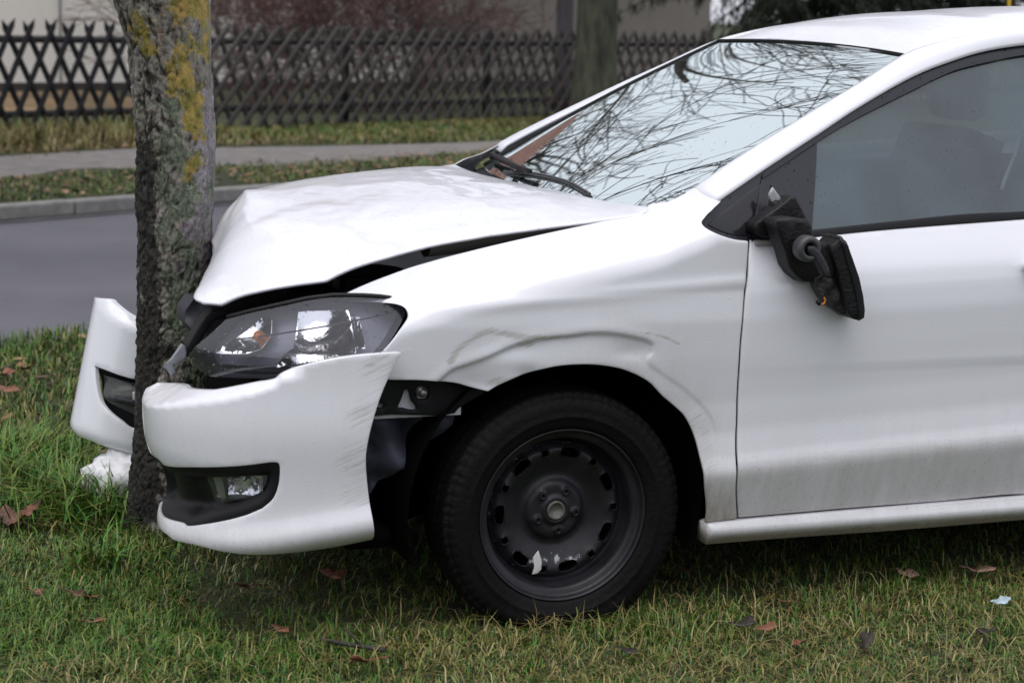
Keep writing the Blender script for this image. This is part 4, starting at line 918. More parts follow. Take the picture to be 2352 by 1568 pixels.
# dark mass of the engine bay, floor, bulkhead and inner doors
b = MB(); b.box((-.1, .84, .46), (.9, .92, .42)); b.box((.44, .84, .55), (.04, 1.44, .74)); b.box((1.75, .84, .20), (2.6, 1.5, .05))
b.box((1.7, .135, .55), (2.5, .03, .66)); b.box((1.7, 1.545, .55), (2.5, .03, .66)); b.box((2.95, .84, .6), (.1, 1.2, .7))
b.box((-.28, .42, .69), (.5, .16, .14)); b.box((-.50, .36, .55), (.25, .10, .34)); b.box((-.62, .62, .48), (.06, .5, .4)); b.box((-.15, .30, .75), (.6, .05, .12))
b.build('inner_body', M_dark, car)
b = MB(); b.tube(hermite([(-.45, .33, .72), (-.2, .36, .80), (.05, .33, .86), (.2, .34, .90)], n=14), .018, 8); b.box((-.05, .4, .80), (.16, .12, .06)); b.box((-.36, .42, .765), (.13, .12, .05))
b.build('engine_hose', M_blackp, car, smooth=False, bevel=.006)

# wheel housings
def housing(x):
    V = []; n = 26
    for y in (.06, .10, .37, .372): V += [(x+(.372 if y < .372 else .02)*math.cos(a), y, .285+(.372 if y < .372 else .02)*math.sin(a)) for a in np.linspace(R(-18), R(198), n)]
    return mesh_obj('wheel_housing', V, grid_faces(n, 4), M_dark, car)
mirror(housing(.015)); mirror(housing(2.47))

# ------------------------------------------------------------------ wheels
def wheel(x, y, steer, mirror_y=False):
    Mz = np.array(Matrix.Rotation(R(steer), 3, 'Z')); c = np.array([x, y, .27])
    w = bpy.data.objects.new('wheel', None); COL.objects.link(w); w.parent = car; w.location = Vector(c)-Vector(CAR0)
    tp = [(.200, .022), (.206, .004), (.213, -.004), (.222, -.0075), (.235, -.011), (.238, -.0135), (.241, -.0115), (.255, -.013), (.268, -.0115), (.277, -.008), (.283, -.003), (.284, .0005), (.288, .002)]
    ntr = 22; tp += [(.2955+.0035*math.sin(math.pi*k/(ntr-1)), .006+.157*k/(ntr-1)) for k in range(ntr)]+[(.285, .168), (.26, .176), (.22, .172), (.2, .15)]
    n = 336; V, F = lathe(tp, n, (0, 0, 0)); V = V.reshape(len(tp), n, 3)
    th = np.arange(n)
    for k in range(ntr):
        row = 13+k; gd = np.zeros(n); q = k/(ntr-1)
        if k in (5, 6, 10, 11, 15, 16): gd += .008
        ph = (th*72/n+(.35*abs(k-10.5) if True else 0)) % 1.0
        blk = ph < .24
        if k not in (8, 9, 12, 13): gd = np.maximum(gd, .0075*blk)
        rr = np.hypot(V[row, :, 0], V[row, :, 2]); s = (rr-gd)/rr; V[row, :, 0] *= s; V[row, :, 2] *= s
    for row in (9, 10, 11, 12):
        ph = (th*72/n+3.7) % 1.0; gd = np.where(ph < .25, .0022, 0); rr = np.hypot(V[row, :, 0], V[row, :, 2]); s = (rr-gd)/rr; V[row, :, 0] *= s; V[row, :, 2] *= s; V[row, :, 1] += gd*.8
    V = V.reshape(-1, 3); V = V @ Mz.T; V[:, 2] = np.maximum(V[:, 2]+c[2], .002)-c[2]
    low = np.clip((-V[:, 2]-.20)/.07, 0, 1); V[:, 1] -= .010*low*(V[:, 1] < .08)
    if mirror_y: V[:, 1] *= -1
    mesh_obj('tyre', V+c, F, M_rubber, w)
    rp = [(.2075, .002), (.2065, -.002), (.203, .0), (.2005, .006), (.199, .014), (.194, .017), (.186, .019), (.1815, .024), (.1795, .036), (.178, .060), (.172, .068), (.165, .070), (.164, .15)]
    V, F = lathe(rp, 120, (0, 0, 0)); V = V @ Mz.T
    if mirror_y: V[:, 1] *= -1
    rim = mesh_obj('rim', V+c, F, M_rim, w)
    DP = np.array([(0, .062), (.018, .060), (.026, .050), (.030, .047), (.034, .055), (.042, .058), (.047, .056), (.060, .056), (.068, .060), (.076, .071), (.088, .073), (.104, .066), (.122, .056), (.137, .048), (.147, .046), (.154, .050), (.160, .058), (.166, .068)])
    xs = np.linspace(0, .17, 400); dsm = np.interp(xs, DP[:, 0], DP[:, 1]); kk = np.hanning(13)[1:-1]; kk /= kk.sum(); dsm = np.convolve(np.pad(dsm, 5, 'edge'), kk, 'valid')
    lugs = [R(62+72*k) for k in range(5)]
    def f(uv, d):
        r = np.hypot(uv[:, 0], uv[:, 1]); Y = np.interp(r, xs, dsm)
        for a in lugs:
            q = np.hypot(uv[:, 0]-.050*math.cos(a), uv[:, 1]-.050*math.sin(a)); Y = Y-.006*np.exp(-(q/.0115)**4)
        for k in range(7):
            a = R(78+25.7+51.43*k); q = np.hypot(uv[:, 0]-.143*math.cos(a), uv[:, 1]-.143*math.sin(a)); Y = Y-.005*np.exp(-(q/.014)**2)
        P = np.stack([uv[:, 0], Y+d, uv[:, 1]], 1) @ Mz.T
        if mirror_y: P[:, 1] *= -1
        return P+c
    holes = []
    for k in range(7):
        a = R(78+51.43*k); h = []
        for t in np.linspace(0, 2*math.pi, 20, endpoint=False):
            u, v_ = .0235*math.copysign(abs(math.cos(t))**.7, math.cos(t)), .0118*math.copysign(abs(math.sin(t))**.8, math.sin(t))
            rr = .1425+v_-u*u*3.2; h.append((rr*math.cos(a)-u*math.sin(a), rr*math.sin(a)+u*math.cos(a)))
        holes.append(h)
        a += R(25.7); h = []
        for t in np.linspace(0, 2*math.pi, 12, endpoint=False):
            u, v_ = .0078*math.copysign(abs(math.cos(t))**.45, math.cos(t)), .0078*math.copysign(abs(math.sin(t))**.45, math.sin(t)); rr = .1445+v_
            h.append((rr*math.cos(a)-u*math.sin(a), rr*math.sin(a)+u*math.cos(a)))
        holes.append(h)
    for a in lugs: holes.append([(.050*math.cos(a)+.0062*math.cos(t), .050*math.sin(a)+.0062*math.sin(t)) for t in np.linspace(0, 2*math.pi, 10, endpoint=False)])
    ol = [(.166*math.cos(t), .166*math.sin(t)) for t in np.linspace(0, 2*math.pi, 90, endpoint=False)]
    panel('wheel_disc', ol, f, M_rim, w, step=.0055, holes=holes, lip=.010, edge=-.0012)
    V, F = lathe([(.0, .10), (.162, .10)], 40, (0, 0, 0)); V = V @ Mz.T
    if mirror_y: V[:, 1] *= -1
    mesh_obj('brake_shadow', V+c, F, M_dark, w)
    V, F = lathe([(.0235, .058), (.0225, .048), (.019, .046), (.017, .052), (0, .054)], 30, (0, 0, 0)); V = V @ Mz.T
    if mirror_y: V[:, 1] *= -1
    mesh_obj('hub', V+c, F, simple('worn_hub', (.16, .155, .14), .6, .5, bump=.5), w)
    b = MB()
    for a in lugs:
        V, F = lathe([(.0001, .062), (.006, .062), (.0085, .0585), (.0085, .05), (.0078, .0485), (.0060, .049), (.0055, .058)], 10, (.050*math.cos(a), 0, .050*math.sin(a))); V = V @ Mz.T
        if mirror_y: V[:, 1] *= -1
        o = mesh_obj('wheel_bolt', V+c, F, M_rim, w)
    return w
def rim_mat():
    m, n, l, b = new_mat('black_steel_rim'); tc = N(n, 'TexCoord'); v = tc.outputs['Object']
    b.inputs['Roughness'].default_value = .42; b.inputs['Specular IOR Level'].default_value = .35
    t = N(n, 'TexNoise', Scale=14., Detail=6.); l.new(v, t.inputs['Vector'])
    base = ramp(n, [(.35, (.0095, .0092, .011)), (.7, (.021, .021, .027))]); l.new(t.outputs['Fac'], base.inputs[0])
    # flaked paint on the lower part of the disc
    sep = n.new('ShaderNodeSeparateXYZ'); l.new(v, sep.inputs[0])
    z = sep.outputs[2]; x = sep.outputs[0]
    dz = math_n(n, l, 'ADD', z, .118); dz = math_n(n, l, 'DIVIDE', dz, .022); dz = math_n(n, l, 'MULTIPLY', dz, dz)
    dx = math_n(n, l, 'ADD', x, .01); dx = math_n(n, l, 'DIVIDE', dx, .11); dx = math_n(n, l, 'POWER', math_n(n, l, 'ABSOLUTE', dx), 4.)
    ms = math_n(n, l, 'SUBTRACT', 1., math_n(n, l, 'ADD', dz, dx), True)
    t2 = N(n, 'TexNoise', Scale=55., Detail=6., Roughness=.7); mp = N(n, 'Mapping'); mp.inputs['Scale'].default_value = (1., 1, .55); l.new(v, mp.inputs[0]); l.new(mp.outputs[0], t2.inputs['Vector'])
    q = math_n(n, l, 'MULTIPLY', ms, .30); q = math_n(n, l, 'ADD', q, t2.outputs['Fac']); r = ramp(n, [(.80, (0, 0, 0)), (.86, (1, 1, 1))]); l.new(q, r.inputs[0])
    col = mixc(n, l, r.outputs[0], base.outputs[0], (.36, .37, .39)); l.new(col, b.inputs['Base Color'])
    bp_ = N(n, 'Bump', Strength=.25, Distance=.004); l.new(t2.outputs['Fac'], bp_.inputs['Height']); l.new(bp_.outputs[0], b.inputs['Normal'])
    return m
M_rim = rim_mat()
fw = wheel(.024, .052, -1.5)
wheel(2.47, .05, 0)
for x in (0, 2.47): wheel(x, 1.63, 0, True)
o = slab('paint_flake', [(-.034, .088, .163), (-.022, .088, .178), (-.013, .088, .150), (-.014, .088, .132), (-.022, .088, .124), (-.036, .088, .122), (-.030, .088, .140)], .003, simple('flake_white', (.6, .6, .58), .6), fw, bevel=.0005, step=.01)

# ------------------------------------------------------------------ front bumper
BP = np.array(TR['BP'], float)
def curve_tab(P):
    c = hermite(P, n=400); s = np.concatenate([[0], np.cumsum(np.linalg.norm(np.diff(c, axis=0), axis=1))])
    t = np.gradient(c, axis=0); t /= np.linalg.norm(t, axis=1)[:, None]
    return s, c, t
def on_curve(tab, s):
    S, c, t = tab; p = np.stack([np.interp(s, S, c[:, 0]), np.interp(s, S, c[:, 1])], 1); q = np.stack([np.interp(s, S, t[:, 0]), np.interp(s, S, t[:, 1])], 1)
    q /= np.linalg.norm(q, axis=1)[:, None]; ex_ = np.where(s > S[-1], s-S[-1], np.where(s < 0, s, 0)); return p+q*ex_[:, None], q
TB = curve_tab(BP)
bc = np.array(TR['b_crease']); bc = bc[np.argsort(bc[:, 0])]; bp_l = np.array(TR['b_lip']); bp_l = bp_l[np.argsort(bp_l[:, 0])]
def f_bump(uv, d):
    s, Z = uv[:, 0], uv[:, 1]; p, t = on_curve(TB, s); nrm = np.stack([t[:, 1], -t[:, 0]], 1)
    zc = np.interp(s, bc[:, 0], bc[:, 1]); over = np.clip(Z-zc, 0, .2)*sst(.24, .33, s)
    zl = np.interp(s, bp_l[:, 0], bp_l[:, 1]); under = np.clip(zl-Z, 0, .1)
    ins = 1.8*over+.45*under*under/.02-.010*np.exp(-((Z-.50)/.09)**2)-.016*np.exp(-((Z-zl-.012)/.035)**2)+.040*sst(.44, .27, Z)*sst(.35, .56, s)
    q = p+nrm*(ins+d)[:, None]
    return np.stack([q[:, 0], q[:, 1], Z], 1)
# inward: for the plan line running from the rear tip to the nose
p0 = f_bump(np.array([[.1, .5]]), 0.)[0]; p1 = f_bump(np.array([[.1, .5]]), .05)[0]
SGN = 1 if p1[1] > p0[1] else -1
if SGN < 0:
    _fb = f_bump
    def f_bump(uv, d):
        s, Z = uv[:, 0], uv[:, 1]; p, t = on_curve(TB, s); nrm = np.stack([-t[:, 1], t[:, 0]], 1)
        zc = np.interp(s, bc[:, 0], bc[:, 1]); over = np.clip(Z-zc, 0, .2)*sst(.24, .33, s)
        zl = np.interp(s, bp_l[:, 0], bp_l[:, 1]); under = np.clip(zl-Z, 0, .1)
        ins = 1.8*over+.45*under*under/.02-.010*np.exp(-((Z-.50)/.09)**2)-.016*np.exp(-((Z-zl-.012)/.035)**2)+.040*sst(.44, .27, Z)*sst(.35, .56, s)
        q = p+nrm*(ins+d)[:, None]
        return np.stack([q[:, 0], q[:, 1], Z], 1)
bt, br, bb = TR['b_top'], TR['b_right'], TR['b_bot']; it, ir, ib = TR['b_ins_top'], TR['b_ins_right'], TR['b_ins_bot']
SE = .90
c_top = bt[:-4]; c_left = bt[-5:]
outl = [c_top, [c_top[-1]]+[[.60, .566], [.68, .562], [.78, .55], [SE, .53]], [[SE, .53], [SE, .395]], [[SE, .395], [.75, .396], [.66, .398]]+it, ir, ib+[[.66, .249], [.75, .240], [SE, .236]], [[SE, .236], [SE, .216]], [[SE, .216], [.75, .216], [.66, .219]]+bb[::-1], br[::-1]]
def a_bump(uv, V):
    s, Z = uv[:, 0], uv[:, 1]
    sc = .41*sst(.17, .05, s-np.interp(Z, [.25, .46, .68], [.09, .11, .04]))*sst(.27, .36, Z)*(.92+.08*np.sin(Z*60))
    sc = np.maximum(sc, .50*np.exp(-(((s-.105)/.035)**2+((Z-.655)/.012)**2)))
    return {'dirt': .14+.30*sst(.34, .22, Z), 'scuff': sc}
bumper = panel('front_bumper', loop_of(outl, .007), f_bump, M_paint, car, step=.010, lip=.014, attrs=a_bump, edge=.002)
bumper['label'] = 'near half of the torn white front bumper with fog lamp'
def f_ins(uv, d):
    s, Z = uv[:, 0], uv[:, 1]; q = f_bump(uv, d+.010)
    return q
fg = loop_of([TR['b_fog'][:4], TR['b_fog'][3:7], TR['b_fog'][6:]+[TR['b_fog'][0]]], .008)
sI, zI = None, None
INS = loop_of([[[SE-.02, .392], [.75, .393], [.66, .395]]+[[p[0], p[1]-.002] for p in it], ir, [[p[0], p[1]+.002] for p in ib]+[[.66, .251], [.75, .243], [SE-.02, .239]], [[SE-.02, .239], [SE-.02, .392]]], .008)
fgc = fg.mean(0)
def f_insert(uv, d):
    s, Z = uv[:, 0], uv[:, 1]
    de = np.minimum(dist_curve(uv, INS), .05); dep = .006+.030*sst(.012, .045, de)*sst(.70, .50, s)+.030*sst(.48, .60, s)*sst(.01, .04, de)
    return f_bump(uv, d+dep)
grille = panel('lower_grille', INS, f_insert, M_blackp, bumper, step=.010, lip=.012, holes=[fg], edge=.0005)
def f_fog(k):
    return lambda uv, d: f_bump(uv, d+.050+k*(.012 if k else 0))
foglamp = panel('fog_lamp', fgc+(fg-fgc)*1.12, f_fog(0), M_lampgrey, bumper, step=.015, lip=.02)
bx0, bx1 = fg[:, 0].min(), fg[:, 0].max(); bz0, bz1 = fg[:, 1].min(), fg[:, 1].max()
def rect(u0, u1, v0, v1): return loop_of([[[bx0+(bx1-bx0)*u0, bz0+(bz1-bz0)*v0], [bx0+(bx1-bx0)*u1, bz0+(bz1-bz0)*v0]], [[bx0+(bx1-bx0)*u1, bz0+(bz1-bz0)*v0], [bx0+(bx1-bx0)*u1, bz0+(bz1-bz0)*v1]], [[bx0+(bx1-bx0)*u1, bz0+(bz1-bz0)*v1], [bx0+(bx1-bx0)*u0, bz0+(bz1-bz0)*v1]]], .01)
def f_bowl(uc, vc, r, dep, base=.046):
    cx_, cz_ = bx0+(bx1-bx0)*uc, bz0+(bz1-bz0)*vc
    return lambda uv, d: f_bump(uv, d+base-dep*np.clip(((uv[:, 0]-cx_)**2+(uv[:, 1]-cz_)**2)/r**2, 0, 1)+np.random.default_rng(1).normal(0, .0012, len(uv)))
panel('reflector', rect(.06, .62, .28, .97), f_bowl(.35, .6, .06, .035, .047), M_chrome, foglamp, step=.008, lip=0)
panel('reflector', rect(.74, .96, .05, .95), f_bowl(.85, .4, .05, .012, .040), simple('satin_silver', (.42, .42, .43), .35, .6), foglamp, step=.012, lip=0)
panel('fog_glass', fg, lambda uv, d: f_bump(uv, d+.022), M_lens, foglamp, step=.02, lip=0)

# far half of the bumper, beyond the trunk
TF = curve_tab(np.array(TR['FP'], float)); LEAN = .2
fl_ = np.array(TR['f_lip']); fl_ = fl_[np.argsort(fl_[:, 0])]
def f_far(uv, d):
    s, Z = uv[:, 0], uv[:, 1]; p, t = on_curve(TF, s); nrm = np.stack([t[:, 1], -t[:, 0]], 1)
    zl = np.interp(s, fl_[:, 0], fl_[:, 1]); under = np.clip(zl-Z, 0, .1)
    ft_ = np.array(TR['f_top']); ft_ = ft_[np.argsort(ft_[:, 0])]; zt = np.interp(s, ft_[:, 0], ft_[:, 1])-.022
    ins = .30*under*under/.02+1.0*np.clip(Z-zt, 0, .1)*sst(.34, .26, s)
    q = p+nrm*(ins+d)[:, None]; return np.stack([q[:, 0]+LEAN*(Z-.25), q[:, 1], Z], 1)
ft = TR['f_top']; fb = TR['f_bot']; fit, fib = TR['f_ins_top'], TR['f_ins_bot']
f0 = ft[0]; outl = [ft[::-1], [f0, [f0[0]+.025, f0[1]-.004], [f0[0]+.08, f0[1]-.05], [f0[0]+.13, .45]], [[f0[0]+.13, .45], [f0[0]+.13, .30], [f0[0]+.10, .236]], [[f0[0]+.10, .236]]+fb, [fb[-1], [.0, .2315]], [[.0, .2315], [.0, .285]], [[.0, .285]]+fib[::-1], fit+[[.0, .436]], [[.0, .436], [.0, .585]], [[.0, .585], ft[-1]]]
far = panel('front_bumper', loop_of(outl, .010), f_far, M_paint, car, step=.014, lip=.014, edge=.002)
far['label'] = 'far half of the torn bumper standing out beyond the trunk'
FI0 = loop_of([fib, [fib[-1], [.0, .285]], [[.0, .285], [.0, .436]], [[.0, .436]]+fit[::-1]], .010)
FI = FI0.mean(0)+(FI0-FI0.mean(0))*np.array([1.16, 1.2])
fog2 = panel('lower_grille', FI, lambda uv, d: f_far(uv, d+.022+.018*sst(.0, .05, .42-uv[:, 1])), M_blackp, far, step=.02, lip=.0)
panel('fog_lamp', FI0.mean(0)+(FI0-FI0.mean(0))*np.array([.88, .62])+np.array([0, -.004]), lambda uv, d: f_far(uv, d+.018+.01*np.sin(uv[:, 1]*70)), simple('fog_lens_dirty', (.045, .05, .045), .25, bump=.4, bscale=30), far, step=.02, lip=.004)
b = MB(); b.tube(f_far(np.array([[.275-.03*k, .4225-.0015*k] for k in range(9)]), .008), .006, 6); b.build('trim_bar', simple('dull_metal', (.30, .28, .30), .4, .5), far, smooth=True)
b = MB(); b.tube(f_far(np.array([[.20-.02*k, .338-.004*k] for k in range(6)]), .012), .009, 6); b.build('grille_bar', M_greyp, far, smooth=True)
b = MB(); b.box(tuple(f_far(np.array([[.145, .345]]), .016)[0]), (.012, .035, .022)); b.build('reflector', simple('pale_reflector', (.5, .48, .5), .4), far, bevel=.003)

# ------------------------------------------------------------------ headlight
TH = curve_tab(np.array(TR['HP'], float))
def f_lamp(dep):
    def f(uv, d):
        s, Z = uv[:, 0], uv[:, 1]; p, t = on_curve(TH, s); nrm = np.stack([-t[:, 1], t[:, 0]], 1)
        if not LP: nrm = -nrm
        dd = dep(uv) if callable(dep) else dep
        q = p+nrm*(dd+d+.5*np.clip(Z-.66, 0, .2)+.25*np.clip(.64-Z, 0, .2))[:, None]; return np.stack([q[:, 0], q[:, 1], Z], 1)
    return f
LP = True
t_ = f_lamp(.05)(np.array([[.1, .7]]), 0.)[0]; t0_ = f_lamp(.0)(np.array([[.1, .7]]), 0.)[0]
LP = bool(t_[1] > t0_[1])
lz = TR['lens']; L_ = loop_of([lz[:5], lz[4:11], lz[10:14], lz[13:20], lz[19:22], lz[21:]+[lz[0]]], .008); LC = L_.mean(0)
lampo = panel('headlight', L_, f_lamp(lambda uv: .066+0*uv[:, 0]), M_lampgrey, car, step=.012, lip=0)
LR = LC+(L_-LC)*.992
V = []
A_ = f_lamp(0.)(L_, .004); B_ = f_lamp(0.)(L_, .067); n = len(L_)
mesh_obj('lamp_bowl', np.concatenate([A_, B_]), grid_faces(n, 2, True), simple('lamp_grey_wall', (.07, .072, .085), .3), lampo)
panel('lamp_lens', L_, f_lamp(0.), M_lens, lampo, step=.012, lip=.0)
def bowl(cx_, cz_, r, dep, base=.05): return lambda uv: base-.002+.30*(uv[:, 1]-cz_)-.95*dep*np.clip(((uv[:, 0]-cx_)**2+(uv[:, 1]-cz_)**2)/r**2, 0, 1.2)
ra = np.array(TR['refl_a']); rb = np.array(TR['refl_b']); rc = np.array(TR['refl_c'])
ra = ra.mean(0)+(ra-ra.mean(0))*1.22; rb = rb.mean(0)+(rb-rb.mean(0))*np.array([1.12, 1.10])
lp = lambda a: loop_of([list(map(list, a[i:i+2])) if i < len(a)-1 else [list(a[-1]), list(a[0])] for i in range(len(a))], .01)
panel('reflector', lp(ra), f_lamp(bowl(*ra.mean(0), .06, .030)), M_chrome, lampo, step=.006, lip=.003)
panel('reflector', lp(rb), f_lamp(bowl(rb.mean(0)[0], rb.mean(0)[1]+.01, .09, .038, .054)), M_chrome, lampo, step=.006, lip=.003)
panel('reflector', lp(rc), f_lamp(bowl(rc.mean(0)[0]+.03, rc.mean(0)[1], .05, .025, .045)), M_chrome, lampo, step=.006, lip=.003)
bu = f_lamp(.030)(np.array(TR['bulb']), 0.)[0]
V, F = tube([bu+np.array([.01, .02, 0]), bu+np.array([.004, .008, 0]), bu, bu+np.array([-.006, -.010, 0]), bu+np.array([-.007, -.013, 0])], [.008, .010, .013, .010, .002], 12); mesh_obj('bulb', V, F, M_orange, lampo)
b = MB(); b.tube(f_lamp(.018)(np.array([[.06+.02*k, .752-.0035*k] for k in range(20)]), 0.), .0022, 6);
b.tube(f_lamp(.02)(np.array([[.30+.02*k, .625-.001*k] for k in range(10)]), 0.), .010, 6); b.build('lamp_bezel', simple('lamp_bezel_dark', (.06, .06, .075), .3), lampo, smooth=True)
# trim behind the lamp and the torn plastic at its front
slab('lamp_seal', TR['lampseal'], .05, M_blackp, car); slab('grille_bracket', TR['frontplastic'], .10, M_greyp, car, bulge=lambda uv: .03*np.sin(uv[:, 0]*60)*np.cos(uv[:, 1]*50)); slab('broken_tab', TR['tab'], .012, simple('torn_white_plastic', (.20, .21, .23), .3), car, bevel=.002, step=.01)
top = [f_lamp(0.)(np.array([[s, np.interp(s, [p[0] for p in lz[13:22]], [p[1] for p in lz[13:22]])+.004]]), .004)[0] for s in np.linspace(.04, .48, 20)]
b = MB(); b.tube(top, .006, 6); b.build('lamp_gasket', M_blackp, car, smooth=True)
# bumper carrier plate and torn splash liner in front of the wheel
M_pale = simple('pale_behind', (.72, .72, .78), .6)
br_ = slab('bumper_carrier', TR['br_out'], .012, M_blackp, car, holes=[hermite(TR[k]+[TR[k][0]], step=.008)[:-1] for k in ('br_h1', 'br_h2', 'br_h3')], step=.015)
b = MB(); c_ = np.mean(TR['br_out'], axis=0); b.box((c_[0]-.05, .110, c_[2]-.005), (.27, .008, .085)); b.build('crash_bar_end', M_pale, car)
nut = np.array(TR['br_nut']); V, F = lathe([(.0001, -.012), (.007, -.012), (.008, -.008), (.008, 0), (.012, .002), (.012, .02)], 12, nut); mesh_obj('nut', V, F, simple('nut_steel', (.25, .24, .25), .4, .8), br_)
slab('splash_liner', TR['liner'], .006, simple('dusty_liner', (.055, .058, .085), .6, var=.4, vscale=18, bump=.4, bscale=25), car, bulge=lambda uv: .025*np.sin(uv[:, 0]*45+uv[:, 1]*20)+.01*np.sin(uv[:, 1]*60), step=.012)
b = MB(); b.box((-.44, .45, .34), (.10, .40, .30)); b.box((-.42, .30, .215), (.12, .30, .05)); b.box((-.48, .30, .62), (.2, .2, .06)); b.build('lower_liner', M_dark, car, bevel=.02)

# ------------------------------------------------------------------ torn door mirror
mir = bpy.data.objects.new('door_mirror', None); COL.objects.link(mir); mir.parent = car; mir.location = Vector((.55, 0, .86))-Vector(CAR0)
mir['label'] = 'smashed black door mirror hanging by its arm'
M_mirror = simple('matt_black_mirror', (.006, .006, .007), .5, spec=.35, bump=.3, bscale=120)
slab('mirror_foot', TR['m_foot'], .045, M_mirror, mir, bevel=.004)
slab('mirror_arm', TR['m_arm'], .06, M_mirror, mir, bevel=.008, bulge=lambda uv: .010*np.cos((uv[:, 0]-.56)*22)-.008)
slab('mirror_motor', TR['m_back'], .03, simple('torn_edge_plastic', (.015, .015, .015), .6, bump=.6, bscale=70), mir, bevel=.002, step=.012, bulge=lambda uv: .008*np.sin(uv[:, 0]*130)*np.sin(uv[:, 1]*90))
slab('mirror_shell', TR['m_frame'], .075, M_mirror, mir, bevel=.003, bulge=lambda uv: .0*uv[:, 1])
slab('mirror_rim', TR['m_rim'], .09, M_blackgloss, mir, bevel=.003)
rc_ = np.array(TR['m_ring'][0]); V, F = lathe([(.0150, .004), (.0150, -.003), (.018, -.007), (.025, -.007), (.030, -.002), (.031, .006), (.031, .025)], 32, rc_); mesh_obj('pivot_ring', V, F, simple('worn_grey_ring', (.045, .045, .05), .45), mir)
V, F = lathe([(.0001, .008), (.0155, .008)], 20, rc_); mesh_obj('pivot_hole', V, F, M_dark, mir)
slab('pivot_lever', TR['m_lever'], .018, M_greyp, mir, bevel=.005, step=.01)
b = MB(); b.tube(hermite(TR['m_wire'], n=14), .0022, 6); b.build('wire', simple('orange_wire', (.55, .20, .02), .4), mir, smooth=True)
e_ = np.array(TR['m_wire'][-1]); b = MB(); b.tube([e_+np.array([-.004, 0, .004]), e_+np.array([.004, 0, -.003])], .005, 8); b.build('wire_plug', M_blackp, mir, smooth=True)
slab('mount_plate', TR['m_patch'], .008, simple('torn_pale_metal', (.42, .42, .46), .35, .3), door, bevel=.001, step=.01)
mb_ = np.array(TR['m_bolt'][0]); V, F = lathe([(.0001, -.006), (.006, -.006), (.0075, -.002), (.013, -.001), (.013, .006)], 14, mb_); mesh_obj('mount_bolt', V, F, M_blackp, door)
b = MB(); b.box((.545, .050, .9065), (.11, .02, .012)); b.build('torn_door_edge', simple('torn_edge_grey', (.35, .33, .32), .7), door, bevel=.003)

# ------------------------------------------------------------------ cabin
M_dash = simple('dashboard_plastic', (.022, .022, .024), .6)
V = []
for x, z in ((.33, .93), (.46, .955), (.62, .95), (.70, .90), (.70, .60)): V.append([(x, y, z+(.03 if abs(y-.45) < .2 and .4 < x < .66 else 0)) for y in np.linspace(.15, 1.53, 16)])
mesh_obj('dashboard', np.array(V).reshape(-1, 3), grid_faces(16, 5), M_dash, car)
def seat(y):
    s = bpy.data.objects.new('seat', None); COL.objects.link(s); s.parent = car; s.location = Vector((1.35, y, .25))-Vector(CAR0)
    rows = [[(1.05+.5*t, y+k*.23, .50-.05*t+.02*abs(k)) for t in np.linspace(0, 1, 6)] for k in np.linspace(-1, 1, 7)]
    solid(mesh_obj('seat_cushion', net([np.array(r) for r in rows], 10, 10).reshape(-1, 3), grid_faces(10, 10), M_seat, s), .14)
    rows = [[(1.52+.24*t-.03*abs(k), y+k*.22*(1-.15*t), .50+.62*t) for t in np.linspace(0, 1, 6)] for k in np.linspace(-1, 1, 7)]
    solid(mesh_obj('seat_back', net([np.array(r) for r in rows], 10, 10).reshape(-1, 3), grid_faces(10, 10), M_seat, s), .12)
    b = MB(); b.box((1.80, y, 1.22), (.09, .25, .17)); b.build('headrest', M_seat, s, bevel=.04)
seat(.45); seat(1.2)
sw = bpy.data.objects.new('steering_wheel', None); COL.objects.link(sw); sw.parent = car; sw.location = Vector((.86, .46, .88))-Vector(CAR0)
ax = np.array([-.92, 0, .40]); ax /= np.linalg.norm(ax); u_ = np.array([0, 1., 0]); w_ = np.cross(ax, u_); c0 = np.array([.84, .46, .90])
V, F = tube([c0+.185*(math.cos(a)*u_+math.sin(a)*w_) for a in np.linspace(0, 2*math.pi, 40)], .016, 8); mesh_obj('wheel_rim', V, F, simple('wheel_leather', (.05, .05, .055), .4), sw)
b = MB()
for a in (R(0), R(180), R(270)): b.tube([c0, c0+.18*(math.cos(a)*u_+math.sin(a)*w_)], .022, 8)
b.box(tuple(c0), (.05, .16, .13)); b.build('wheel_spokes', M_dash, sw)
b = MB(); b.box((.85, .84, 1.20), (.03, .22, .06)); b.build('inner_mirror', M_blackp, car, bevel=.01)
b = MB(); b.box((1.7, .84, .60), (.1, 1.3, .5)); b.box((2.1, .84, .55), (.5, 1.35, .25)); b.box((2.35, .84, .85), (.15, 1.3, .5)); b.build('rear_bench', M_seat, car, bevel=.05)
b = MB(); b.box((.52, .40, .957), (.10, .34, .004), Matrix.Rotation(R(-8), 4, 'Z')); b.build('paper_on_dash', simple('white_paper', (.75, .78, .78), .6), car)

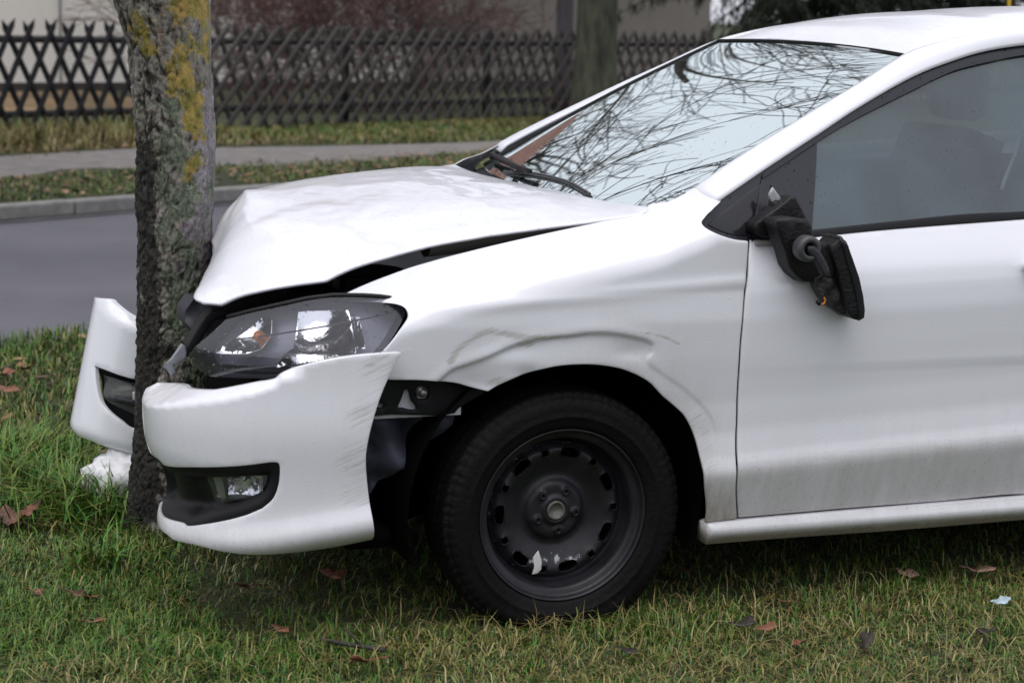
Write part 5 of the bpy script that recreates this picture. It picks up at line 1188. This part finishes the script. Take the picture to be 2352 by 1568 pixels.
# ------------------------------------------------------------------ the struck tree
def trunk_mat():
    m, n, l, b = new_mat('lichen_bark'); tc = N(n, 'TexCoord'); v = tc.outputs['Object']
    mp = N(n, 'Mapping'); mp.inputs['Scale'].default_value = (1, 1, .6); l.new(v, mp.inputs[0])
    wn_ = N(n, 'TexNoise', Scale=9., Detail=4.); l.new(v, wn_.inputs['Vector'])
    t = N(n, 'TexNoise', Scale=42., Detail=10., Roughness=.75); l.new(mp.outputs[0], t.inputs['Vector'])
    h = n.new('ShaderNodeAttribute'); h.attribute_name = 'height'
    mix_ = math_n(n, l, 'ADD', math_n(n, l, 'MULTIPLY', t.outputs['Fac'], .6), math_n(n, l, 'MULTIPLY', h.outputs['Fac'], .4))
    base = ramp(n, [(.22, (.014, .012, .010)), (.36, (.065, .056, .046)), (.52, (.18, .165, .14)), (.68, (.31, .29, .25))]); l.new(mix_, base.inputs[0]); col = base.outputs[0]
    def layer(attr, sc, lo, hi, ca, cb, col, seed):
        a = n.new('ShaderNodeAttribute'); a.attribute_name = attr
        q = N(n, 'TexNoise', Scale=sc, Detail=9., Roughness=.75); mm = N(n, 'Mapping'); mm.inputs['Location'].default_value = (seed, seed*2, seed*.7); l.new(v, mm.inputs[0]); l.new(mm.outputs[0], q.inputs['Vector'])
        f = math_n(n, l, 'ADD', math_n(n, l, 'MULTIPLY', math_n(n, l, 'SUBTRACT', q.outputs['Fac'], .5), 2.6), a.outputs['Fac']); r = ramp(n, [(lo, (0, 0, 0)), (hi, (1, 1, 1))]); l.new(f, r.inputs[0])
        q2 = N(n, 'TexNoise', Scale=sc*2.6, Detail=8., Roughness=.75); l.new(v, q2.inputs['Vector']); c = ramp(n, [(.30, tuple(x*.45 for x in ca)), (.45, ca), (.68, cb)]); l.new(q2.outputs['Fac'], c.inputs[0])
        return mixc(n, l, r.outputs[0], col, c.outputs[0])
    col = layer('plate', 11., .50, .56, (.17, .15, .165), (.34, .31, .33), col, 3.)
    col = layer('tan', 15., .50, .60, (.19, .13, .10), (.44, .33, .27), col, 11.)
    col = layer('green', 22., .50, .62, (.085, .10, .068), (.22, .25, .18), col, 7.)
    col = layer('ochre', 12., .47, .58, (.185, .165, .025), (.44, .27, .085), col, 5.)
    col = layer('pale', 17., .52, .60, (.20, .25, .16), (.34, .40, .28), col, 13.)
    col = layer('wet', 14., .46, .58, (.014, .012, .010), (.045, .040, .033), col, 17.)
    cv = ramp(n, [(.33, (.05, .048, .045)), (.47, (1, 1, 1))]); l.new(mix_, cv.inputs[0])
    q = n.new('ShaderNodeMix'); q.data_type = 'RGBA'; q.blend_type = 'MULTIPLY'; q.inputs[0].default_value = .80; l.new(col, q.inputs[6]); l.new(cv.outputs[0], q.inputs[7])
    l.new(q.outputs[2], b.inputs['Base Color'])
    b.inputs['Roughness'].default_value = .62; b.inputs['Specular IOR Level'].default_value = .35
    bp_ = N(n, 'Bump', Strength=.9, Distance=.011); l.new(t.outputs['Fac'], bp_.inputs['Height']); l.new(bp_.outputs[0], b.inputs['Normal'])
    return m
TX, TY = -.68, 1.13
tree = thing('lichen_tree', 'tree trunk with yellow lichen and cracked bark that the car has hit', 'tree', (TX, TY, 0))
NA, NZ = 300, 560; ZT = 3.0
zt = np.array([-.12, -.02, .05, .15, .27, .5, .63, .74, .86, .98, 1.09, 1.2, 1.32, 1.43, 1.6, 1.9, 2.4, 3.0])
xl = np.array([-.845, -.828, -.808, -.801, -.793, -.780, -.781, -.783, -.784, -.784, -.784, -.791, -.806, -.839, -.86, -.87, -.86, -.85])
xr = np.array([-.560, -.575, -.585, -.588, -.585, -.583, -.581, -.580, -.579, -.575, -.573, -.582, -.585, -.588, -.58, -.57, -.58, -.60])
ZS = np.concatenate([np.linspace(-.12, 1.62, 470), np.linspace(1.64, ZT, NZ-470)])
cxs = np.interp(ZS, zt, (xl+xr)/2); rds = np.interp(ZS, zt, (xr-xl)/2)
k_ = np.hanning(23)[1:-1]; k_ /= k_.sum(); cxs = np.convolve(np.pad(cxs, 10, 'edge'), k_, 'valid'); rds = np.convolve(np.pad(rds, 10, 'edge'), k_, 'valid')
TH_ = np.linspace(0, 2*math.pi, NA, endpoint=False)
V = np.empty((NZ, NA, 3)); H = np.empty((NZ, NA))
fr = noise.fractal; nz_ = noise.noise
for j in range(NZ):
    z = ZS[j]
    for i in range(NA):
        a = TH_[i]; p = Vector((math.cos(a)*.105, math.sin(a)*.105, z))
        w = Vector((p.x*16, p.y*16, z*5.)); wob = nz_(Vector((p.x*9, p.y*9, z*9)))
        w2 = nz_(Vector((p.x*19+5, p.y*19, z*14))); ds = noise.voronoi(Vector((p.x*21+wob*.9+w2*.5, p.y*21+wob*.7, z*9+w2*.9)))[0]; ck = min(1., (ds[1]-ds[0])/(.16+.14*w2)); ds2 = noise.voronoi(Vector((p.x*52+w2, p.y*52+wob, z*24+w2)))[0]; c2 = min(1., (ds2[1]-ds2[0])/.25); rdg = (ck*ck*(3-2*ck)*.6+c2*.34)*(.75+.5*nz_(Vector((p.x*11, p.y*11, z*7+4))))+.45*nz_(Vector((p.x*40, p.y*40, z*22)))
        big = fr(Vector((p.x*7, p.y*7, z*4.5+3)), 1, 2, 2)
        fine = fr(Vector((p.x*75, p.y*75, z*50)), .8, 2, 3)
        H[j, i] = rdg*.62+fine*.30+.12
        d = .0065*rdg+.0065*big+.0048*fine-.005
        # the smoother right-hand side
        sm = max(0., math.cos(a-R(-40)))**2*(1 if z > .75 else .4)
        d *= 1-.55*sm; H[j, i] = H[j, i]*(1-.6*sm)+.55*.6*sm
        rr = rds[j]*(1+(.16*math.cos(a*4+1)+.14)*math.exp(-max(z+.02, 0)*11))
        V[j, i] = (cxs[j]+(rr+d)*math.cos(a), TY+(rr+d)*math.sin(a), z)
Vf = V.reshape(-1, 3); Z = Vf[:, 2]; U = (Vf[:, 0]-np.repeat(cxs, NA))/np.repeat(rds, NA)   # -1 left .. 1 right as the car side sees it
g2 = lambda u, z, su, sz: np.exp(-(((U-u)/su)**2+((Z-z)/sz)**2))
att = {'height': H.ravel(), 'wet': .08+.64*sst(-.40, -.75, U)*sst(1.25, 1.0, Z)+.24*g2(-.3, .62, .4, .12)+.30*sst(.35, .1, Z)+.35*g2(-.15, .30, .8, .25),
       'ochre': .16+.60*np.maximum.reduce([g2(.12, 1.28, .48, .12), g2(.22, 1.43, .48, .12), g2(.30, 1.12, .42, .08), g2(.10, 1.00, .26, .04), g2(.75, 1.35, .2, .12), .6*g2(-.65, 1.36, .3, .10)]),
       'tan': .14+.46*np.maximum.reduce([g2(-.25, 1.38, .30, .09), g2(.05, 1.06, .28, .035), .8*g2(-.1, .86, .25, .05), .7*g2(.4, .36, .4, .05)]),
       'plate': .30+.50*np.maximum.reduce([g2(.70, 1.08, .40, .12), g2(.55, .95, .45, .08), g2(.30, .86, .5, .05), .75*g2(.2, .68, .35, .12), .7*g2(.85, .8, .3, .1)]),
       'green': .36+.34*np.maximum.reduce([g2(-.35, 1.03, .4, .12), g2(-.1, .90, .6, .12), g2(.1, .62, .6, .16), .8*g2(.3, .35, .7, .2)])+.04*(U > -.5),
       'pale': .10+.46*np.maximum.reduce([g2(.35, .92, .28, .06), .9*g2(-.05, .58, .4, .05), .8*g2(.2, .76, .3, .05)])}
mesh_obj('trunk', Vf, grid_faces(NA, NZ, True), trunk_mat(), tree, attrs=att)
out = []; rnd = np.random.default_rng(17)
for (sx, sy, sz), d, L, r in [((-.80, 1.13, 2.6), (-.45, .2, 1), 2.6, .13), ((-.66, 1.15, 2.8), (.35, .5, 1), 2.8, .12), ((-.70, 1.05, 2.9), (.1, -.35, 1), 2.6, .11), ((-.66, 1.2, 2.7), (.42, 1.0, .36), 3.8, .085), ((-.64, 1.2, 2.85), (.85, .9, .55), 3.4, .08), ((-.72, 1.2, 2.4), (-.3, .9, .7), 2.8, .085)]:
    grow((sx, sy, sz), d, L, r, 4, out, rnd, .6, .10, (3, 4), 9, .004, 7, .2)
branch_mesh('crown', out, M_limb, tree)

# ------------------------------------------------------------------ grass
def blades(pos, hgt, wid, bend, cols, seed):
    """flat bent blades, two segments each"""
    r = np.random.default_rng(seed); n = len(pos); a = r.uniform(0, 2*math.pi, n); d = np.stack([np.cos(a), np.sin(a), 0*a], 1); s = np.stack([-np.sin(a), np.cos(a), 0*a], 1)
    h = hgt[:, None]; w = wid[:, None]; bd = bend[:, None]
    p0 = pos; p1 = pos+d*h*bd*.28+np.array([0, 0, 1.])*h*(.62-.18*bd); p2 = pos+d*h*bd*.95+np.array([0, 0, 1.])*h*(1-.55*bd)
    V = np.stack([p0-s*w, p0+s*w, p1-s*w*.75, p1+s*w*.75, p2], 1).reshape(-1, 3)
    k = np.arange(n)[:, None]*5; F = np.concatenate([k+np.array([0, 1, 3]), k+np.array([0, 3, 2]), k+np.array([2, 3, 4])])
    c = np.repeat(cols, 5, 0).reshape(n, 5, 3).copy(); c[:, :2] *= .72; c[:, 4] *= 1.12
    return V, F, c.reshape(-1, 3)
GREEN = np.array([(.040, .112, .012), (.060, .138, .015), (.030, .090, .012), (.095, .140, .020), (.125, .135, .026)])
STRAW = np.array([(.24, .20, .070), (.17, .14, .045), (.31, .26, .12), (.12, .09, .03)])
def patch(e0, e1, n0, n1, dens, seed): 
    r = np.random.default_rng(seed); k = int((e1-e0)*(n1-n0)*dens); return r.uniform(e0, e1, k), r.uniform(n0, n1, k)
def fnoise(x, y, sc, o=0.): return np.array([noise.noise(Vector((a*sc, b_*sc, o))) for a, b_ in zip(x, y)])
GV = []; GF = []; GC = []; GN = 0
def add_grass(x, y, z, hgt, straw, seed, wscale=1., bend=(.15, .9), green_gain=1.):
    global GN
    r = np.random.default_rng(seed); n = len(x); s = r.random(n) < straw
    c = np.where(s[:, None], STRAW[r.integers(0, len(STRAW), n)]*.95, GREEN[r.integers(0, len(GREEN), n)]*green_gain*1.18)*r.uniform(.65, 1.3, n)[:, None]
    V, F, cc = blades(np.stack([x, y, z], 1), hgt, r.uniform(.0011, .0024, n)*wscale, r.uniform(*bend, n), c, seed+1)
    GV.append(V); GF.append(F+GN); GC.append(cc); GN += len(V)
# near lawn: what the picture's foot shows
r = np.random.default_rng(41); n = 130000
x = r.uniform(-1.9, 1.9, n); y = r.uniform(-1.1, 1.5, n)
k = (y > -.62+(-.29)*(x-.87)-.35) & ~((np.hypot(x-TX, y-TY) < .13)); x, y = x[k], y[k]
under = (x > -.75) & (y > .12) & (y < 1.6)
k = ~under | (r.random(len(x)) < .30); x, y = x[k], y[k]
pn_ = fnoise(x, y, 2.2); p2_ = fnoise(x, y, 7., 4.)
z = .014*fnoise(x, y, 1.3, 1.7)+.010*fnoise(x, y, 4.1, 5.2)-.004
left = np.clip((-.35-x)/.9, 0, 1)
lush = sst(-.25, .35, pn_+left*.25)
hgt = (r.uniform(.015, .037, len(x))*(1+.55*lush)+.012*(p2_ > .1))*np.where((y > -.1), 1.15, .95)
add_grass(x, y, z, hgt, np.clip(.46-.26*lush-.36*left+.14*p2_, .03, .8), 50, 1., (.35, 1.25))
# farther lawn on the left, up to the road
e_, n_ = patch(-4.5, 4.2, 1.2, 4.03, 3300, 61); P = DIR*e_[:, None]+NRM*n_[:, None]; x, y = P.T
k = (y > 1.2) & (x < 1.8) & ~(np.hypot(x-TX, y-TY) < .13); x, y = x[k], y[k]
pn_ = fnoise(x, y, 1.6, 2.); r = np.random.default_rng(62)
z = .014*fnoise(x, y, 1.3, 1.7)+.010*fnoise(x, y, 4.1, 5.2)-.005
add_grass(x, y, z, r.uniform(.03, .075, len(x))*(1+.5*sst(0, .4, pn_)), np.clip(.22-.32*pn_, .03, .6), 63, 1.7, (.2, 1.0))
# long tufts beside the trunk
r = np.random.default_rng(71)
for k, (tx_, ty_) in enumerate(TR['tufts']+[(-.95, .80), (-1.02, 1.5), (-.88, 1.35), (-.55, .95), (-.60, 1.30), (-.95, 1.18)]):
    m = 380 if k < 8 else 140; a = r.uniform(0, 6.28, m); q = np.abs(r.normal(0, .075, m)); x = tx_+q*np.cos(a); y = ty_+q*np.sin(a)
    add_grass(x, y, np.full(m, -.01), r.uniform(.09, .25, m)*(1 if k < 8 else .7), .05, 200+k, 1.7, (.35, 1.15), 1.25)
# dead straw lying flat among the blades
m = 8000; r = np.random.default_rng(93); x = r.uniform(-1.7, 1.8, m); y = r.uniform(-1.0, 1.2, m); k = (y > -.62-.29*(x-.87)-.3) & (r.random(m) < .3+.7*(y < .1)); x, y = x[k], y[k]
add_grass(x, y, np.full(len(x), .008)+r.uniform(0, .022, len(x)), r.uniform(.035, .085, len(x)), .92, 94, .75, (1.3, 1.75))
# single longer stalks round the tyre
m = 500; x = r.uniform(-.6, 1.5, m); y = r.uniform(-.25, .10, m); add_grass(x, y, np.full(m, -.005), r.uniform(.06, .12, m), .3, 90, .8, (.2, .7))
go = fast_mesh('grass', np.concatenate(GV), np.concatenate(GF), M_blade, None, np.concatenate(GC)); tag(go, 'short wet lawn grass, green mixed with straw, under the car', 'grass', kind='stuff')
# grass on the far verge and in front of the fence
GV, GF, GC, GN = [], [], [], 0
e_, n_ = patch(1.5, 19, 8.05, 9.5, 900, 81); P = DIR*e_[:, None]+NRM*n_[:, None]; x, y = P.T; pn_ = fnoise(x, y, 1.1, 3.)
k = (pn_ > -.28-.25*(n_-8.4)); x, y, pn_ = x[k], y[k], pn_[k]; r = np.random.default_rng(82)
add_grass(x, y, np.full(len(x), .055), r.uniform(.025, .07, len(x)), np.clip(.50-.5*pn_, .1, .9), 83, 3., (.3, 1.1), .9)
A_, B_ = [np.array(p) for p in TR['path_far']], None
e_, n_ = patch(4, 24, 9.9, 13.1, 850, 84); P = DIR*e_[:, None]+NRM*n_[:, None]; x, y = P.T
pf_ = np.array(pf); pe = pf_ @ DIR; pnn = pf_ @ NRM; od = np.argsort(pe); lim = np.interp(e_, pe[od], pnn[od]); k = n_ > lim+.03; x, y, e_, n_, lim = x[k], y[k], e_[k], n_[k], lim[k]
pn_ = fnoise(x, y, .9, 6.); r = np.random.default_rng(85); lf = sst(11.5, 9., e_)
add_grass(x, y, np.full(len(x), .055), r.uniform(.04, .11, len(x))*(1+2.3*lf*sst(.9, .3, np.abs(n_-12.3))), np.clip(.42+.5*lf-.5*pn_, .08, .95), 86, 3., (.2, 1.0), .9)
go = fast_mesh('verge_grass', np.concatenate(GV), np.concatenate(GF), M_blade, None, np.concatenate(GC)); tag(go, 'rough dry grass on the far verge and along the lattice fence', 'grass', kind='stuff')

# wind-blown leaf litter, too small and too many to count
r = np.random.default_rng(97); LV = []; LCc = []
for (e0, e1, n0, n1, cnt) in ((2, 16, 8.06, 9.6, 700), (5, 20, 10.6, 12.9, 1500), (-3.5, 3.5, 1.6, 4.0, 420)):
    for k in range(cnt):
        p = en(r.uniform(e0, e1), r.uniform(n0, n1), .085 if n0 > 5 else .03); 
        if n0 < 5 and (p[1] < 1.3 or p[0] > .8): continue
        s = r.uniform(.018, .045); a = r.uniform(0, 6.28); u = np.array([math.cos(a), math.sin(a), r.uniform(-.4, .4)])*s; w = np.array([-math.sin(a), math.cos(a), r.uniform(-.4, .4)])*s*.6
        LV += [p-u, p+w, p+u, p-u, p+u, p-w]; c = np.array([(.20, .10, .05), (.12, .06, .035), (.30, .17, .09), (.07, .045, .03)])[r.integers(0, 4)]*r.uniform(.7, 1.3); LCc += [c]*6
lo_ = fast_mesh('leaf_litter', np.array(LV), np.arange(len(LV)).reshape(-1, 3), M_blade, None, np.array(LCc)); tag(lo_, 'scattered small brown leaves on the verge and the lawn edge', 'leaves', kind='stuff')
# ------------------------------------------------------------------ fallen leaves, twig, bag
def leaf_mat(name, c):
    return simple(name, c, .55, var=.45, vscale=40, bump=.4, bscale=60)
LM = [leaf_mat('leaf_rust', (.19, .075, .042)), leaf_mat('leaf_brown', (.115, .055, .035)), leaf_mat('leaf_dark', (.030, .022, .018)), leaf_mat('leaf_pale', (.28, .17, .12)), leaf_mat('scrap_blue', (.35, .45, .50))]
def leaf(x, y, size, mat, label, group, name='fallen_leaf', cat='leaf', z=.03):
    r = np.random.default_rng(int(abs(x*1000+y*7777))+3); n = 26; ang = r.uniform(0, 6.28); V = [(0, 0, 0)]
    for i in range(n):
        t = i/n*2*math.pi; lob = 1+.15*math.cos(5*t)+.08*math.cos(9*t+1); L = size*(.62+.38*abs(math.cos(t)))*lob
        px_, py_ = L*math.cos(t), L*.62*math.sin(t); V.append((px_, py_, .35*size*math.sin(t*2+1)*.5+.9*py_*py_/size+r.normal(0, .04*size)))
    F = [(0, 1+i, 1+(i+1) % n) for i in range(n)]; M = Matrix.Rotation(ang, 3, 'Z') @ Matrix.Rotation(r.uniform(-.5, .5), 3, 'X') @ Matrix.Rotation(r.uniform(-.4, .4), 3, 'Y')
    V = np.array([tuple(M @ Vector(v)) for v in V]); V[:, 2] -= V[:, 2].min(); V += np.array([x, y, z])
    o = mesh_obj(name, V, F, mat, None, recalc=True, loc=(x, y, z)); solid(o, .0012); return tag(o, label, cat, group)
GL = 'fallen leaves on the lawn'
la = TR['leaves_a']; lb = TR['leaves_b']; lc = TR['leaves_c']
leaf(*la[0], .055, LM[1], 'dark brown curled leaf at the left edge, beside the paler rust leaf', GL); leaf(*la[1], .060, LM[0], 'large rust leaf at the left edge, below the long grass tuft', GL); leaf(*la[2], .065, LM[1], 'large brown leaf between the grass tuft and the trunk foot', GL)
leaf(*la[3], .022, LM[0], 'small orange leaf on the grass below the struck trunk', GL); leaf(*la[4], .035, LM[1], 'brown leaf lying in the grass beside a blackish one', GL); leaf(*la[5], .02, LM[0], 'small rust leaf right of the brown leaf below the trunk', GL)
leaf(*la[6], .028, LM[0], 'red brown leaf in the grass, lower left', GL); leaf(*la[7], .026, LM[0], 'orange leaf beside the thin twig', GL); leaf(*la[8], .034, LM[0], 'rust leaf in the shade under the bumper, nearer the tyre', GL); leaf(*la[9], .034, LM[1], 'dim brown leaf in the shade under the bumper, nearer the trunk', GL)
leaf(*la[10], .040, LM[0], 'rust leaf cut by the bottom edge, below the twig', GL)
leaf(*lb[0], .036, LM[1], 'brown leaf in the shade just right of the tyre', GL); leaf(*lb[1], .030, LM[3], 'pale leaf in the grass below the sill', GL); leaf(*lb[2], .045, LM[3], 'largest pale leaf in the grass near the right edge', GL)
leaf(*lb[3], .026, LM[0], 'rust leaf right of the tyre, above two redder leaves', GL); leaf(*lb[4], .028, LM[0], 'red leaf lying beside the black clump', GL); leaf(*lb[5], .034, LM[0], 'bright red brown leaf in the grass, lower right of centre', GL); leaf(*lb[6], .036, LM[2], 'dark leaf right of the bright red brown leaf', GL)
leaf(*lb[7], .036, LM[2], 'blackened leaf clump in the grass right of the tyre', GL); leaf(*lb[8], .040, LM[2], 'blackened leaf clump near the right edge', GL); leaf(*lb[9], .026, LM[4], 'small pale blue scrap on the grass near the right edge', None, 'litter_scrap', 'litter', .045)
leaf(*lb[11], .030, LM[2], 'dark leaf sunk in the grass below the tyre', GL)
leaf(*lc[0], .05, LM[0], 'upper rust leaf at the left edge by the road', GL); leaf(*lc[1], .05, LM[0], 'lower rust leaf at the left edge by the road', GL); leaf(*lc[2], .035, LM[0], 'rust leaf right of the pair at the left edge', GL)
leaf(*lc[4], .022, LM[1], 'small brown leaf left of the dark leaf in the lower left grass', GL)
tw = TR['twig']; P = [(p[0], p[1], .035+.01*i % 2*.01) for i, p in enumerate(tw)]; b = MB(); b.tube(hermite(P, n=16), np.linspace(.004, .0065, 16), 6); b.tube([P[2], (P[2][0]-.03, P[2][1]+.03, .07)], .003, 5)
tag(b.build('twig', M_limb, None, smooth=True), 'thin dark twig lying in the grass at the bottom', 'twig')
# crumpled white bag beside the trunk
bg_ = np.array(TR['bag']); c = bg_[2]; V = []; nu, nv = 46, 26
for j in range(nv):
    ph = math.pi*(j/(nv-1)-.5)
    for i in range(nu):
        t = 2*math.pi*i/nu; d = Vector((math.cos(t)*math.cos(ph), math.sin(t)*math.cos(ph), math.sin(ph)))
        q = Vector((d.x*2.3, d.y*2.3, d.z*2.3)); k = 1+.30*(1-abs(noise.fractal(q, .9, 2, 4))*2.4)*.6+.16*noise.noise(q*2.7)
        V.append((c[0]+.045+d.x*.145*k, c[1]-.16+d.y*.08*k, max(.0, .065+d.z*.095*k*(1.1-.35*d.x))))
bag = mesh_obj('plastic_bag', V, grid_faces(nu, nv, True), simple('white_bag', (.72, .72, .74), .35, bump=.5, bscale=14), None); tag(bag, 'crumpled white plastic bag in the grass left of the trunk foot', 'bag')
